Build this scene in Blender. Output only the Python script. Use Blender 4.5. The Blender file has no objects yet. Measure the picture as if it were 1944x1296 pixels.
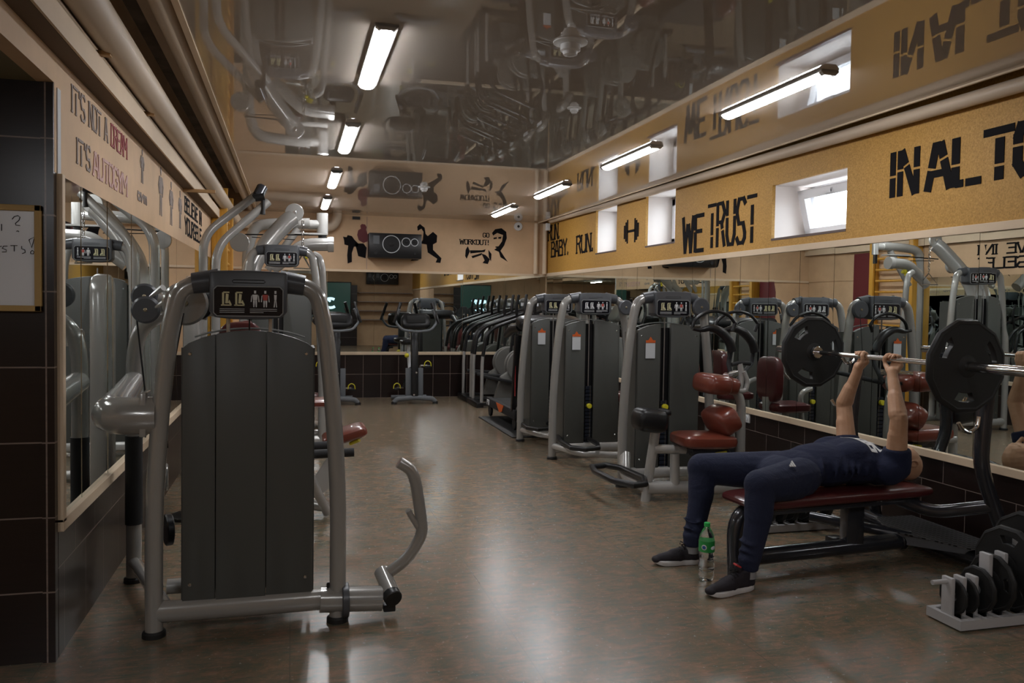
import bpy, bmesh, math, random
from mathutils import Vector, Matrix
PI = math.pi
random.seed(7)
S = bpy.context.scene
COL = S.collection

# ------------------------------------------------------------------ camera
FPX = 1550.0; CAMH = 1.4
YAW = math.radians(15.113152720948232); PITCH = math.radians(-2.0); ROLL = 0.015; SHY = -13.596247115359574
Fw = Vector((math.sin(YAW)*math.cos(PITCH), math.cos(YAW)*math.cos(PITCH), math.sin(PITCH)))
_R0 = Vector((math.cos(YAW), -math.sin(YAW), 0)); _U0 = _R0.cross(Fw)
Rw = _R0*math.cos(ROLL) + _U0*math.sin(ROLL); Uw = -_R0*math.sin(ROLL) + _U0*math.cos(ROLL)
CAMP = Vector((0, 0, CAMH))
cd = bpy.data.cameras.new('camera'); cam = bpy.data.objects.new('camera', cd); COL.objects.link(cam)
cd.sensor_width = 36; cd.lens = 36*FPX/1944; cd.shift_y = SHY/1944; cd.clip_start = 0.05; cd.clip_end = 200
M = Matrix((Rw, Uw, -Fw)).transposed().to_4x4(); M.translation = CAMP
cam.matrix_world = M
S.camera = cam
def ray(x, y): return Fw + Rw*((x-972)/FPX) - Uw*((y-648-SHY)/FPX)
def WY(x, y, Y): d = ray(x, y); return CAMP + d*(Y/d[1])       # measured spots on the plane at depth Y
def WX(x, y, X): d = ray(x, y); return CAMP + d*(X/d[0])
def WZ(x, y, Z=0): d = ray(x, y); return CAMP + d*((Z-CAMH)/d[2])

# ------------------------------------------------------------------ world, exposure
W = bpy.data.worlds.new('world'); S.world = W; W.use_nodes = True
bg = W.node_tree.nodes['Background']; bg.inputs[0].default_value = (0.86, 0.92, 1.0, 1); bg.inputs[1].default_value = 8.0
S.view_settings.view_transform = 'Standard'; S.view_settings.look = 'None'
S.view_settings.gamma = 1; S.view_settings.use_curve_mapping = False
S.view_settings.exposure = 0.58
TUBE_STRENGTH = 34.0

# ------------------------------------------------------------------ materials
MAT = {}
def mat(name, col, rough=0.5, metal=0.0, ior=1.5, emit=None, es=0, coat=0, trans=0, alpha=1):
    m = bpy.data.materials.new(name); m.use_nodes = True
    b = m.node_tree.nodes['Principled BSDF']
    b.inputs['Base Color'].default_value = (*col, 1); b.inputs['Roughness'].default_value = rough
    b.inputs['Metallic'].default_value = metal; b.inputs['IOR'].default_value = ior
    b.inputs['Coat Weight'].default_value = coat; b.inputs['Coat Roughness'].default_value = 0.06
    b.inputs['Transmission Weight'].default_value = trans; b.inputs['Alpha'].default_value = alpha
    if emit: b.inputs['Emission Color'].default_value = (*emit, 1); b.inputs['Emission Strength'].default_value = es
    MAT[name] = m; return m
def nd(m, t, **kw):
    n = m.node_tree.nodes.new(t)
    for k, v in kw.items(): setattr(n, k, v)
    return n
def lk(m, a, b): m.node_tree.links.new(a, b)
def ramp(m, fac, stops):
    r = nd(m, 'ShaderNodeValToRGB'); e = r.color_ramp.elements
    while len(e) < len(stops): e.new(0.5)
    for i, (p, c) in enumerate(stops): e[i].position = p; e[i].color = (*c, 1)
    lk(m, fac, r.inputs[0]); return r.outputs[0]
def noise(m, scale, detail=4, rough=0.6, vec=None, dist=0):
    n = nd(m, 'ShaderNodeTexNoise'); n.inputs['Scale'].default_value = scale; n.inputs['Detail'].default_value = detail
    n.inputs['Roughness'].default_value = rough; n.inputs['Distortion'].default_value = dist
    if vec: lk(m, vec, n.inputs['Vector'])
    return n
def geo(m): return nd(m, 'ShaderNodeNewGeometry').outputs['Position']
def bsdf(m): return m.node_tree.nodes['Principled BSDF']
def bump(m, h, st, dist=0.002):
    b = nd(m, 'ShaderNodeBump'); b.inputs['Strength'].default_value = st; b.inputs['Distance'].default_value = dist
    lk(m, h, b.inputs['Height']); lk(m, b.outputs[0], bsdf(m).inputs['Normal'])
def swizzle(m, order, off=(0, 0, 0)):
    s = nd(m, 'ShaderNodeSeparateXYZ'); lk(m, geo(m), s.inputs[0]); c = nd(m, 'ShaderNodeCombineXYZ')
    for i, o in enumerate(order):
        if o is None: continue
        a = nd(m, 'ShaderNodeMath', operation='ADD'); lk(m, s.outputs[o], a.inputs[0]); a.inputs[1].default_value = off[i]
        lk(m, a.outputs[0], c.inputs[i])
    return c.outputs[0]
def mixc(m, fac, a, b):
    x = nd(m, 'ShaderNodeMix', data_type='RGBA')
    lk(m, fac, x.inputs[0])
    for s, v in ((6, a), (7, b)):
        if isinstance(v, tuple): x.inputs[s].default_value = (*v, 1)
        else: lk(m, v, x.inputs[s])
    return x.outputs[2]

mat('silver', (0.36, 0.35, 0.33), 0.22, 0.25, coat=0.6)
mat('silver_light', (0.46, 0.45, 0.43), 0.25, 0.3, coat=0.5)
mat('frame_dark', (0.035, 0.037, 0.045), 0.22, 0.3, coat=0.5)
mat('shroud', (0.075, 0.077, 0.070), 0.42)
mat('shroud_edge', (0.30, 0.31, 0.30), 0.35)
mat('head_plastic', (0.070, 0.074, 0.083), 0.34)
mat('black', (0.008, 0.008, 0.009), 0.35)
mat('black_matte', (0.012, 0.012, 0.013), 0.7)
mat('rubber', (0.012, 0.012, 0.012), 0.55)
mat('panel_black', (0.006, 0.006, 0.01), 0.2)
mat('stack_blue', (0.016, 0.020, 0.032), 0.3)
mat('chrome', (0.75, 0.75, 0.75), 0.12, 1.0)
mat('steel', (0.45, 0.44, 0.43), 0.3, 0.9)
mat('red_pad', (0.17, 0.038, 0.022), 0.28, coat=0.3)
mat('maroon_pad', (0.09, 0.018, 0.018), 0.3, coat=0.2)
mat('yellow', (0.75, 0.66, 0.03), 0.4)
mat('white', (0.72, 0.72, 0.72), 0.5)
mat('white_metal', (0.47, 0.46, 0.46), 0.4)
mat('paper', (0.62, 0.64, 0.66), 0.7)
mat('orange', (0.65, 0.12, 0.02), 0.5)
mat('ink', (0.006, 0.005, 0.006), 0.8); MAT['ink'].node_tree.nodes['Principled BSDF'].inputs['Specular IOR Level'].default_value = 0.15
mat('ink_red', (0.30, 0.035, 0.04), 0.6)
mat('ink_pink', (0.55, 0.33, 0.30), 0.6)
mat('ink_grey', (0.26, 0.21, 0.19), 0.7)
mat('picto_red', (0.5, 0.08, 0.06), 0.5)
mat('picto_white', (0.7, 0.7, 0.7), 0.5)
mat('picto_yellow', (0.65, 0.6, 0.35), 0.5)
mat('led', (1, 1, 1), 0.5, emit=(0.96, 0.97, 1.0), es=TUBE_STRENGTH)
mat('fixture', (0.5, 0.48, 0.45), 0.3, 0.6)
mat('pvc', (0.78, 0.78, 0.80), 0.35)
mat('reveal', (0.80, 0.73, 0.68), 0.6)
mat('sill', (0.10, 0.06, 0.05), 0.5)
mat('cable', (0.006, 0.006, 0.006), 0.5)
mat('pipe', (0.52, 0.41, 0.30), 0.5)
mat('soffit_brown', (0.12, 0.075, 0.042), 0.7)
mat('plank_edge', (0.45, 0.27, 0.12), 0.6)
mat('skin', (0.40, 0.205, 0.125), 0.5)
mat('skin_head', (0.36, 0.17, 0.11), 0.45)
mat('eye_white', (0.6, 0.58, 0.55), 0.3)
mat('shirt', (0.006, 0.010, 0.038), 0.9)
mat('trousers', (0.010, 0.015, 0.045), 0.85)
mat('trousers_trim', (0.02, 0.012, 0.04), 0.85)
mat('sock', (0.30, 0.30, 0.31), 0.9)
mat('shoe', (0.018, 0.014, 0.020), 0.75)
mat('shoe_red', (0.5, 0.04, 0.04), 0.6)
mat('shoe_stripe', (0.12, 0.13, 0.14), 0.6)
mat('sole', (0.68, 0.66, 0.66), 0.5)
mat('bottle', (0.93, 0.97, 0.96), 0.03, trans=1, ior=1.35)
mat('label_green', (0.02, 0.30, 0.06), 0.4)
mat('cap_green', (0.03, 0.50, 0.10), 0.4)
mat('label_blue', (0.02, 0.10, 0.30), 0.4)
mat('board_white', (0.80, 0.83, 0.88), 0.25)
mat('pine', (0.46, 0.30, 0.10), 0.5)
mat('yellow_wood', (0.60, 0.30, 0.035), 0.4)
mat('maroon_wall', (0.13, 0.015, 0.02), 0.5)
mat('glass_pane', (0.9, 0.95, 0.97), 0.02, trans=1, ior=1.05)
mat('screen', (0.008, 0.02, 0.018), 0.2, emit=(0.010, 0.024, 0.019), es=0.8)
mat('screen_white', (0.1, 0.1, 0.1), 0.2, emit=(0.55, 0.78, 0.95), es=1.2)
mat('screen_black', (0.0, 0.0, 0.0), 0.2)
mat('lcd', (0.15, 0.17, 0.18), 0.2, emit=(0.3, 0.36, 0.4), es=0.5)
mat('blue_towel', (0.01, 0.03, 0.16), 0.9)
mat('ground_snow', (0.75, 0.77, 0.8), 0.9)
mat('facade', (0.55, 0.56, 0.58), 0.9)
mat('stud', (0.35, 0.30, 0.2), 0.3, 0.8)
mat('belt', (0.02, 0.02, 0.02), 0.8)
mat('machine_grey', (0.17, 0.165, 0.15), 0.4)

m = mat('mirror', (0.80, 0.85, 0.83), 0.0, 1.0)
m = mat('floor', (0.1, 0.08, 0.05), 0.3)
v = swizzle(m, (0, 1, 2))
n1 = noise(m, 9, 10, 0.82, v, 0.3); n2 = noise(m, 6, 6, 0.65, v, 0.2); n3 = noise(m, 45, 5, 0.7, v)
mp = nd(m, 'ShaderNodeMapping'); mp.inputs['Scale'].default_value = (5, 22, 6); lk(m, v, mp.inputs[0])
n4 = noise(m, 1.6, 10, 0.80, mp.outputs[0], 0.3)
c1 = ramp(m, n1.outputs[0], [(0.30, (0.07, 0.095, 0.07)), (0.42, (0.12, 0.125, 0.085)), (0.50, (0.165, 0.13, 0.08)), (0.60, (0.30, 0.175, 0.105)), (0.72, (0.27, 0.235, 0.17))])
c2 = ramp(m, n4.outputs[0], [(0.36, (0.065, 0.095, 0.075)), (0.47, (0.14, 0.13, 0.085)), (0.57, (0.32, 0.165, 0.105)), (0.68, (0.27, 0.235, 0.17))])
f1 = ramp(m, n2.outputs[0], [(0.38, (0.1, 0.1, 0.1)), (0.62, (0.8, 0.8, 0.8))])
cc = mixc(m, f1, c1, c2)
br = nd(m, 'ShaderNodeTexBrick'); br.offset = 0.0
for k, vv in (('Scale', 1.0), ('Mortar Size', 0.0022), ('Mortar Smooth', 0.3), ('Brick Width', 0.92), ('Row Height', 0.92)): br.inputs[k].default_value = vv
lk(m, v, br.inputs['Vector'])
cc = mixc(m, br.outputs['Fac'], cc, (0.12, 0.10, 0.07))
lk(m, cc, bsdf(m).inputs['Base Color'])
rr = ramp(m, n3.outputs[0], [(0.3, (0.265, 0.265, 0.265)), (0.7, (0.275, 0.275, 0.275))]); lk(m, rr, bsdf(m).inputs['Roughness'])
bsdf(m).inputs['IOR'].default_value = 1.95
pass

m = mat('ceiling_film', (0.50, 0.435, 0.375), 0.0, ior=2.6)


def plaster(name, col, amp=0.06):
    m = mat(name, col, 0.65); n = noise(m, 3, 5, 0.6, geo(m))
    a = tuple(c*(1-amp*2) for c in col); b = tuple(min(1, c*(1+amp)) for c in col)
    lk(m, ramp(m, n.outputs[0], [(0.3, a), (0.7, b)]), bsdf(m).inputs['Base Color'])
    n2 = noise(m, 60, 3, 0.6, geo(m)); bump(m, n2.outputs[0], 0.12, 0.002)
plaster('cream_wall', (0.62, 0.415, 0.245))
plaster('trim_cream', (0.68, 0.53, 0.37), 0.03)
plaster('concrete', (0.19, 0.155, 0.12), 0.3)
plaster('alcove_ceiling', (0.20, 0.17, 0.10), 0.1)
m = mat('cork_yellow', (0.5, 0.3, 0.1), 0.6)
n = noise(m, 90, 4, 0.8, geo(m)); n2 = noise(m, 1.3, 3, 0.5, geo(m))
ca = ramp(m, n.outputs[0], [(0.3, (0.30, 0.15, 0.025)), (0.5, (0.46, 0.24, 0.04)), (0.7, (0.60, 0.34, 0.08))])
lk(m, ca, bsdf(m).inputs['Base Color']); bump(m, n.outputs[0], 0.2, 0.002)

def tiles(name, order, off, w, h, offset, mort=0.0022):
    m = mat(name, (0.02, 0.012, 0.01), 0.28)
    v = swizzle(m, order, off)
    br = nd(m, 'ShaderNodeTexBrick'); br.offset = offset
    for k, vv in (('Scale', 1.0), ('Mortar Size', mort), ('Mortar Smooth', 0.1), ('Brick Width', w), ('Row Height', h), ('Bias', 0.0)): br.inputs[k].default_value = vv
    br.inputs['Color1'].default_value = (0.017, 0.008, 0.006, 1); br.inputs['Color2'].default_value = (0.012, 0.006, 0.005, 1)
    br.inputs['Mortar'].default_value = (0.26, 0.20, 0.17, 1)
    lk(m, v, br.inputs['Vector'])
    mp = nd(m, 'ShaderNodeMapping'); mp.inputs['Scale'].default_value = (4, 60, 4); lk(m, v, mp.inputs[0])
    n = noise(m, 1, 4, 0.6, mp.outputs[0]); mx = nd(m, 'ShaderNodeMix', data_type='RGBA', blend_type='MULTIPLY')
    mx.inputs[0].default_value = 0.7; lk(m, br.outputs['Color'], mx.inputs[6]); lk(m, ramp(m, n.outputs[0], [(0.3, (0.55, 0.55, 0.55)), (0.7, (1, 1, 1))]), mx.inputs[7])
    lk(m, mx.outputs[2], bsdf(m).inputs['Base Color'])
tiles('tile_side', (1, 2, None), (0.10, 0, 0), 0.35, 0.353, 0.5)
tiles('tile_back', (0, 2, None), (0.02, 0, 0), 0.262, 0.353, 0.0, 0.003)
tiles('tile_pillar', (0, 2, None), (3.3, 0.015, 0), 2.4, 0.2885, 0.0, 0.003)

m = mat('perforated', (0.05, 0.05, 0.052), 0.3, 0.6)
v = swizzle(m, (0, 1, None)); ck = nd(m, 'ShaderNodeTexVoronoi'); ck.inputs['Scale'].default_value = 32; ck.inputs['Randomness'].default_value = 0.0
lk(m, v, ck.inputs['Vector']); lk(m, ramp(m, ck.outputs['Distance'], [(0.30, (0.004, 0.004, 0.004)), (0.42, (0.16, 0.16, 0.165))]), bsdf(m).inputs['Base Color'])
m = MAT['skin']; n = noise(m, 14, 4, 0.6, geo(m))
lk(m, ramp(m, n.outputs[0], [(0.3, (0.50, 0.27, 0.15)), (0.7, (0.60, 0.35, 0.215))]), bsdf(m).inputs['Base Color'])
for nm in ('shirt', 'trousers'):
    m = MAT[nm]; n = noise(m, 9, 5, 0.6, geo(m), 0.6); bump(m, n.outputs[0], 0.6, 0.02)
m = MAT['shroud']; n = noise(m, 900, 2, 0.5, geo(m)); bump(m, n.outputs[0], 0.08, 0.0005)
m = MAT['yellow_wood']; v = swizzle(m, (0, 1, 2)); mp = nd(m, 'ShaderNodeMapping'); mp.inputs['Scale'].default_value = (30, 30, 2); lk(m, v, mp.inputs[0])
lk(m, ramp(m, noise(m, 1, 4, 0.6, mp.outputs[0]).outputs[0], [(0.3, (0.5, 0.22, 0.02)), (0.7, (0.68, 0.37, 0.05))]), bsdf(m).inputs['Base Color'])

# ------------------------------------------------------------------ geometry helpers
def V(*a): return Vector(a)
def fillet(pts, r, n=6):
    pts = [Vector(p) for p in pts]; out = [pts[0]]
    for i in range(1, len(pts)-1):
        a, b, c = pts[i-1], pts[i], pts[i+1]
        d1 = (a-b); d2 = (c-b); k = min(r, d1.length*0.49, d2.length*0.49)
        p, q = b + d1.normalized()*k, b + d2.normalized()*k
        for j in range(n+1):
            t = j/n; out.append(p*(1-t)**2 + b*2*t*(1-t) + q*t*t)
    out.append(pts[-1]); return out
class MB:
    def __init__(s): s.v = []; s.f = []
    def add(s, vs, fs):
        o = len(s.v); s.v += [Vector(p) for p in vs]; s.f += [tuple(i+o for i in f) for f in fs]; return s
    def box(s, x0, x1, y0, y1, z0, z1):
        vs = [(x, y, z) for z in (z0, z1) for y in (y0, y1) for x in (x0, x1)]
        return s.add(vs, [(0, 2, 3, 1), (4, 5, 7, 6), (0, 1, 5, 4), (2, 6, 7, 3), (0, 4, 6, 2), (1, 3, 7, 5)])
    def bar(s, a, b, w, h, up=(0, 0, 1)):          # box beam between two points
        a = Vector(a); b = Vector(b); d = (b-a).normalized(); up = Vector(up)
        if abs(d.dot(up)) > 0.98: up = Vector((1, 0, 0))
        x = d.cross(up).normalized()*w/2; y = x.cross(d).normalized()*h/2
        vs = [a-x-y, a+x-y, a+x+y, a-x+y, b-x-y, b+x-y, b+x+y, b-x+y]
        return s.add(vs, [(0, 3, 2, 1), (4, 5, 6, 7), (0, 1, 5, 4), (1, 2, 6, 5), (2, 3, 7, 6), (3, 0, 4, 7)])
    def tube(s, pts, r, seg=14, fr=0.0, closed=False, ry=None, up=None, cap=True):
        pts = [Vector(p) for p in pts]
        rs = r if isinstance(r, (list, tuple)) else None
        if fr and rs is None: pts = fillet(pts, fr)
        n = len(pts); rings = []
        T = []
        for i in range(n):
            if closed: t = pts[(i+1) % n]-pts[i-1]
            else: t = pts[min(i+1, n-1)]-pts[max(i-1, 0)]
            T.append(t.normalized())
        u = Vector(up) if up else (Vector((0, 0, 1)) if abs(T[0].z) < 0.9 else Vector((1, 0, 0)))
        X = u.cross(T[0]).normalized()
        for i in range(n):
            X = (X - T[i]*X.dot(T[i])).normalized(); Yv = T[i].cross(X)
            rr = rs[i] if rs else r; r2 = (ry if ry else 1)*rr if not rs else rr*(ry or 1)
            rings.append([pts[i] + X*math.cos(a)*rr + Yv*math.sin(a)*r2 for a in [2*PI*k/seg for k in range(seg)]])
        vs = [p for g in rings for p in g]; fs = []
        for i in range(n if closed else n-1):
            j = (i+1) % n
            for k in range(seg):
                l = (k+1) % seg; fs.append((i*seg+k, i*seg+l, j*seg+l, j*seg+k))
        if not closed and cap: fs.append(tuple(range(seg-1, -1, -1))); fs.append(tuple(range((n-1)*seg, n*seg)))
        return s.add(vs, fs)
    def lathe(s, c, axis, prof, seg=28):            # prof: (distance along axis, radius)
        c = Vector(c); axis = Vector(axis).normalized(); u = Vector((0, 0, 1)) if abs(axis.z) < 0.9 else Vector((1, 0, 0))
        X = u.cross(axis).normalized(); Yv = axis.cross(X); vs = []; fs = []
        for d, r in prof:
            vs += [c + axis*d + (X*math.cos(a) + Yv*math.sin(a))*max(r, 1e-4) for a in [2*PI*k/seg for k in range(seg)]]
        for i in range(len(prof)-1):
            for k in range(seg):
                l = (k+1) % seg; fs.append((i*seg+k, i*seg+l, (i+1)*seg+l, (i+1)*seg+k))
        fs.append(tuple(range(seg-1, -1, -1))); fs.append(tuple(range((len(prof)-1)*seg, len(prof)*seg)))
        return s.add(vs, fs)
    def disc(s, c, axis, r, t, seg=28, bev=0.004): 
        b = min(bev, t*0.4); return s.lathe(c, axis, [(-t/2, r-b), (-t/2+b, r), (t/2-b, r), (t/2, r-b)], seg)
    def sphere(s, c, r, seg=16, rings=10, R=None):
        c = Vector(c); rx, ry, rz = (r, r, r) if not isinstance(r, (tuple, list)) else r; vs = []; fs = []
        for i in range(rings+1):
            th = PI*i/rings
            for k in range(seg):
                p = Vector((rx*math.sin(th)*math.cos(2*PI*k/seg), ry*math.sin(th)*math.sin(2*PI*k/seg), rz*math.cos(th)))
                vs.append(c + (R @ p if R else p))
        for i in range(rings):
            for k in range(seg):
                l = (k+1) % seg; fs.append((i*seg+k, (i+1)*seg+k, (i+1)*seg+l, i*seg+l))
        return s.add(vs, fs)
    def capsule(s, a, b, ra, rb=None, seg=14):
        rb = ra if rb is None else rb; a = Vector(a); b = Vector(b); d = (b-a); L = d.length; d.normalize()
        pr = [(-ra*math.cos(t), ra*math.sin(t)) for t in (0.05, 0.5, 1.0, PI/2)] + [(L+rb*math.cos(t), rb*math.sin(t)) for t in (PI/2, 1.0, 0.5, 0.05)]
        return s.lathe(a, d, pr, seg)
    def prism(s, poly, o, ux, uy, t):               # flat outline poly in (ux, uy) from o, thickness t along ux x uy
        o = Vector(o); ux = Vector(ux); uy = Vector(uy); nrm = ux.cross(uy).normalized(); n = len(poly)
        ar = sum(poly[i][0]*poly[(i+1) % n][1]-poly[(i+1) % n][0]*poly[i][1] for i in range(n))
        if ar < 0: poly = poly[::-1]
        vs = [o+ux*p[0]+uy*p[1] for p in poly] + [o+ux*p[0]+uy*p[1]+nrm*t for p in poly]
        fs = [tuple(range(n-1, -1, -1)), tuple(range(n, 2*n))] + [(i, (i+1) % n, n+(i+1) % n, n+i) for i in range(n)]
        return s.add(vs, fs)
    def pad(s, c, sx, sy, sz, R=None, e=0.28, n=20):     # rounded cushion (superellipsoid)
        c = Vector(c); vs = []; fs = []; rg = n//2
        f = lambda w, q: math.copysign(abs(w)**q, w)
        for i in range(rg+1):
            th = -PI/2+PI*i/rg
            for k in range(n):
                ph = 2*PI*k/n
                p = Vector((sx/2*f(math.cos(th), 0.5)*f(math.cos(ph), e), sy/2*f(math.cos(th), 0.5)*f(math.sin(ph), e), sz/2*f(math.sin(th), 0.6)))
                vs.append(c + (R @ p if R else p))
        for i in range(rg):
            for k in range(n):
                l = (k+1) % n; fs.append((i*n+k, i*n+l, (i+1)*n+l, (i+1)*n+k))
        return s.add(vs, fs)
    def xf(s, Mx):
        s.v = [Mx @ p for p in s.v]; return s
    def build(s, name, mt, parent=None, smooth=True, ang=35, bev=0, remesh=0, sm=0):
        off = Vector((0, 0, 0)); p = parent
        while p is not None: off += p.location; p = p.parent
        me = bpy.data.meshes.new(name); me.from_pydata([p-off for p in s.v], [], s.f); me.update()
        me.materials.append(MAT[mt]); o = bpy.data.objects.new(name, me); COL.objects.link(o)
        if parent is not None: o.parent = parent
        if bev or remesh:
            if remesh:
                md = o.modifiers.new('r', 'REMESH'); md.mode = 'VOXEL'; md.voxel_size = remesh
                if sm: q = o.modifiers.new('s', 'SMOOTH'); q.iterations = sm; q.factor = 0.5
            if bev:
                md = o.modifiers.new('b', 'BEVEL'); md.width = bev; md.segments = 2; md.limit_method = 'ANGLE'; md.angle_limit = math.radians(40)
            dg = bpy.context.evaluated_depsgraph_get(); nm = bpy.data.meshes.new_from_object(o.evaluated_get(dg))
            o.modifiers.clear(); o.data = nm; nm.name = name
            if not nm.materials: nm.materials.append(MAT[mt])
            me = nm
        if smooth:
            me.shade_smooth()
            if not remesh: me.set_sharp_from_angle(angle=math.radians(ang))
        return o
def thing(name, label, cat, loc, group=None):
    o = bpy.data.objects.new(name, None); COL.objects.link(o); o.location = loc; o.empty_display_size = 0.1
    o['label'] = label; o['category'] = cat
    if group: o['group'] = group
    return o
def tag(o, label, cat, group=None):
    o['label'] = label; o['category'] = cat
    if group: o['group'] = group
    return o
def struct(o): o['kind'] = 'structure'; return o
def copy_tree(o, parent=None):
    c = o.copy(); COL.objects.link(c)
    if parent is not None: c.parent = parent
    for ch in [q for q in bpy.data.objects if q.parent == o]: copy_tree(ch, c)
    return c

# stroke lettering: points on a 0-9 grid, strokes split by spaces
GL = {'A': '00-39-49 59-90 23-73', 'B': '00-09 19-69-96-65-15 65-94-90-60-10'.replace('96', '97'), 'C': '97-79-29-07-05 04-02-20-70-92',
      'D': '00-09 19-69-97-95 94-92-60-10', 'E': '00-09 19-99 15-75 10-90', 'F': '00-09 19-99 15-75', 'G': '97-79-29-07-02-20-70-92-94-64',
      'I': '50-59', 'K': '00-09 99-15-90', 'L': '09-00 10-90', 'M': '00-09 19-54-99 99-90', 'N': '00-09 19-80 99-90', 'O': '39-19-07-02-20-40 59-79-97-92-70-60',
      'P': '00-09 19-69-98-65-15', 'R': '00-09 19-69-97-65-15 55-90', 'S': '98-79-29-07-06-24-74-92-91-70-20-01', 'T': '08-48 58-98 50-56'.replace('08', '09').replace('48', '49').replace('58', '59').replace('98', '99').replace('56', '57'),
      'U': '09-02-20-70-92-99', 'V': '09-40 50-99', 'W': '09-20-47 57-70-99', 'Y': '09-45 55-99 50-54', 'H': '00-09 90-99 15-85', "'": '59-57', '.': '50-51', ',': '51-40', '!': '59-54 50-51',
      '?': '07-29-79-97-54-53 50-51', 'a': '05-86-80-10-02-34-84', 's': '86-06-04-83-80-00', 'd': '99-90-10-03-15-85', 'i': '50-55 57-58', '1': '37-59-50', '8': '25-07-29-79-97-75-25-02-20-70-92-75', 'g': '86-16-03-11-81 86-80-10', 'y': '06-32 86-20', 'm': '00-06 06-36-40 46-86-90'}
def lettering(mb, text, o, ux, uy, h, cw, sw, gap=0.25, t=0.003, sh=None, serif=0):
    """thin raised paint strokes; h letter height, cw letter width, sw stroke width"""
    o = Vector(o); ux = Vector(ux).normalized(); uy = Vector(uy).normalized(); x = 0; cnt = 0
    for ch in text:
        if ch == ' ': x += cw*0.9; continue
        narrow = ch in "I'.,!i1"
        w = cw*(0.35 if narrow else (1.35 if ch in 'WM' else 1.0)); 
        for st in GL[ch].split(' '):
            ps = [(x + int(q[0])/9*w if not narrow else x + w/2 + (int(q[0])-5)/9*cw*0.6, int(q[1])/9*h) for q in st.split('-')]
            for i in range(len(ps)-1):
                a = Vector(ps[i]); b = Vector(ps[i+1]); d = b-a
                if d.length < 1e-6: continue
                L = d.length; d = d/L; nn = Vector((-d.y, d.x))
                k = sw*(0.5 if abs(d.y) > 0.5 else 0.36)
                e = d*sw*0.28
                cnt += 1; tt = t+0.00012*(cnt % 7)
                segs = [(a-e, b+e)]
                if not serif and h > 0.15 and L > 0.55*h and ch != 'W': g_ = 0.45+0.12*((cnt*7) % 3-1); segs = [(a-e, a+d*L*g_-d*0.008), (a+d*L*g_+d*0.008, b+e)]
                for (pa, pb) in segs:
                    poly = [pa+nn*k, pa-nn*k, pb-nn*k, pb+nn*k]
                    mb.prism([(p.x, p.y) for p in poly], o, ux, uy, tt)
                if serif and abs(d.y) > 0.9 and not narrow or (serif and ch == 'I'):
                    for q in (a, b):
                        if min(q.y, abs(q.y-h)) < h*0.05: mb.prism([(q.x-sw*0.9, q.y-sw*0.25), (q.x+sw*0.9, q.y-sw*0.25), (q.x+sw*0.9, q.y+sw*0.25), (q.x-sw*0.9, q.y+sw*0.25)], o, ux, uy, t)
        x += w + cw*gap
    return mb

# ------------------------------------------------------------------ room
XL, XR, YB, ZC, YN = -0.871, 3.852, 12.25, 2.70, -3.2
TB, TT = 0.53, 1.88            # mirror bottom and top
struct(MB().box(-3.4, XR, YN, YB+0.1, -0.1, 0).build('floor', 'floor', smooth=False))
# glossy stretched film, edge inside the side walls
f = MB(); nx, ny = 18, 60; x0, x1, y0, y1 = -0.48, 3.70, YN, YB
for j in range(ny+1):
    for i in range(nx+1):
        x = x0+(x1-x0)*i/nx; y = y0+(y1-y0)*j/ny
        f.v.append(V(x, y, ZC + 0.0006*math.sin(x*2.1+y*0.9)*math.sin(y*1.3)*math.sin(PI*i/nx)))
for j in range(ny):
    for i in range(nx): a = j*(nx+1)+i; f.f.append((a, a+nx+1, a+nx+2, a+1))
struct(f.build('ceiling', 'ceiling_film'))
struct(MB().box(-3.4, XR+0.6, YN, YB+0.1, 3.0, 3.1).build('ceiling', 'concrete', smooth=False))
struct(MB().box(-3.4, XL-0.06, YN, 3.46, 2.216, 2.24).build('ceiling', 'alcove_ceiling', smooth=False))
struct(MB().box(x0-0.03, x0, YN, YB, 2.69, 2.76).box(x1, x1+0.015, YN, YB, 2.69, 2.72).build('trim_1', 'trim_cream', smooth=False))
# left wall
struct(MB().box(XL-0.2, XL, 3.492, YB, 0, TB).build('wall_left', 'tile_side', smooth=False))
struct(MB().box(XL-0.2, XL-0.012, 3.503, YB, TB, 3.0).box(XL-0.03, XL, 3.46, YB, TT, 2.33).build('wall_left', 'cream_wall', smooth=False))
struct(MB().box(XL-0.06, XL, YN, 3.46, 2.216, 2.33).box(-3.4, -3.3, YN, YB, 0, 3.0).build('wall_left', 'cream_wall', smooth=False))
struct(MB().box(XL-0.02, -0.79, YN, YB, 2.333, 2.42).build('trim_2', 'trim_cream', smooth=False))
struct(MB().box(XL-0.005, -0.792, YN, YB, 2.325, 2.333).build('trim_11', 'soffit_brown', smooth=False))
struct(MB().box(-0.79, -0.78, YN, YB, 2.325, 2.42).build('trim_12', 'trim_cream', smooth=False))
struct(MB().box(XL-0.02, XL+0.02, 3.49, YB, TB-0.035, TB+0.015).box(XL-0.02, XL+0.02, 3.49, 3.53, TB, TT).build('trim_3', 'trim_cream', smooth=False, bev=0.003))
# pillar facing the camera, dark tiles
struct(MB().box(-3.3, XL-0.03, 3.46, 3.50, 0, 2.216).build('wall_left', 'tile_pillar', smooth=False))
struct(MB().box(XL-0.045, XL-0.001, 3.45, 3.489, 0, 2.214).build('trim_4', 'tile_pillar', smooth=False))
struct(MB().box(XL-0.002, XL+0.004, 3.49, 3.535, TT, 2.205).build('trim_5', 'paper', smooth=False))
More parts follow.
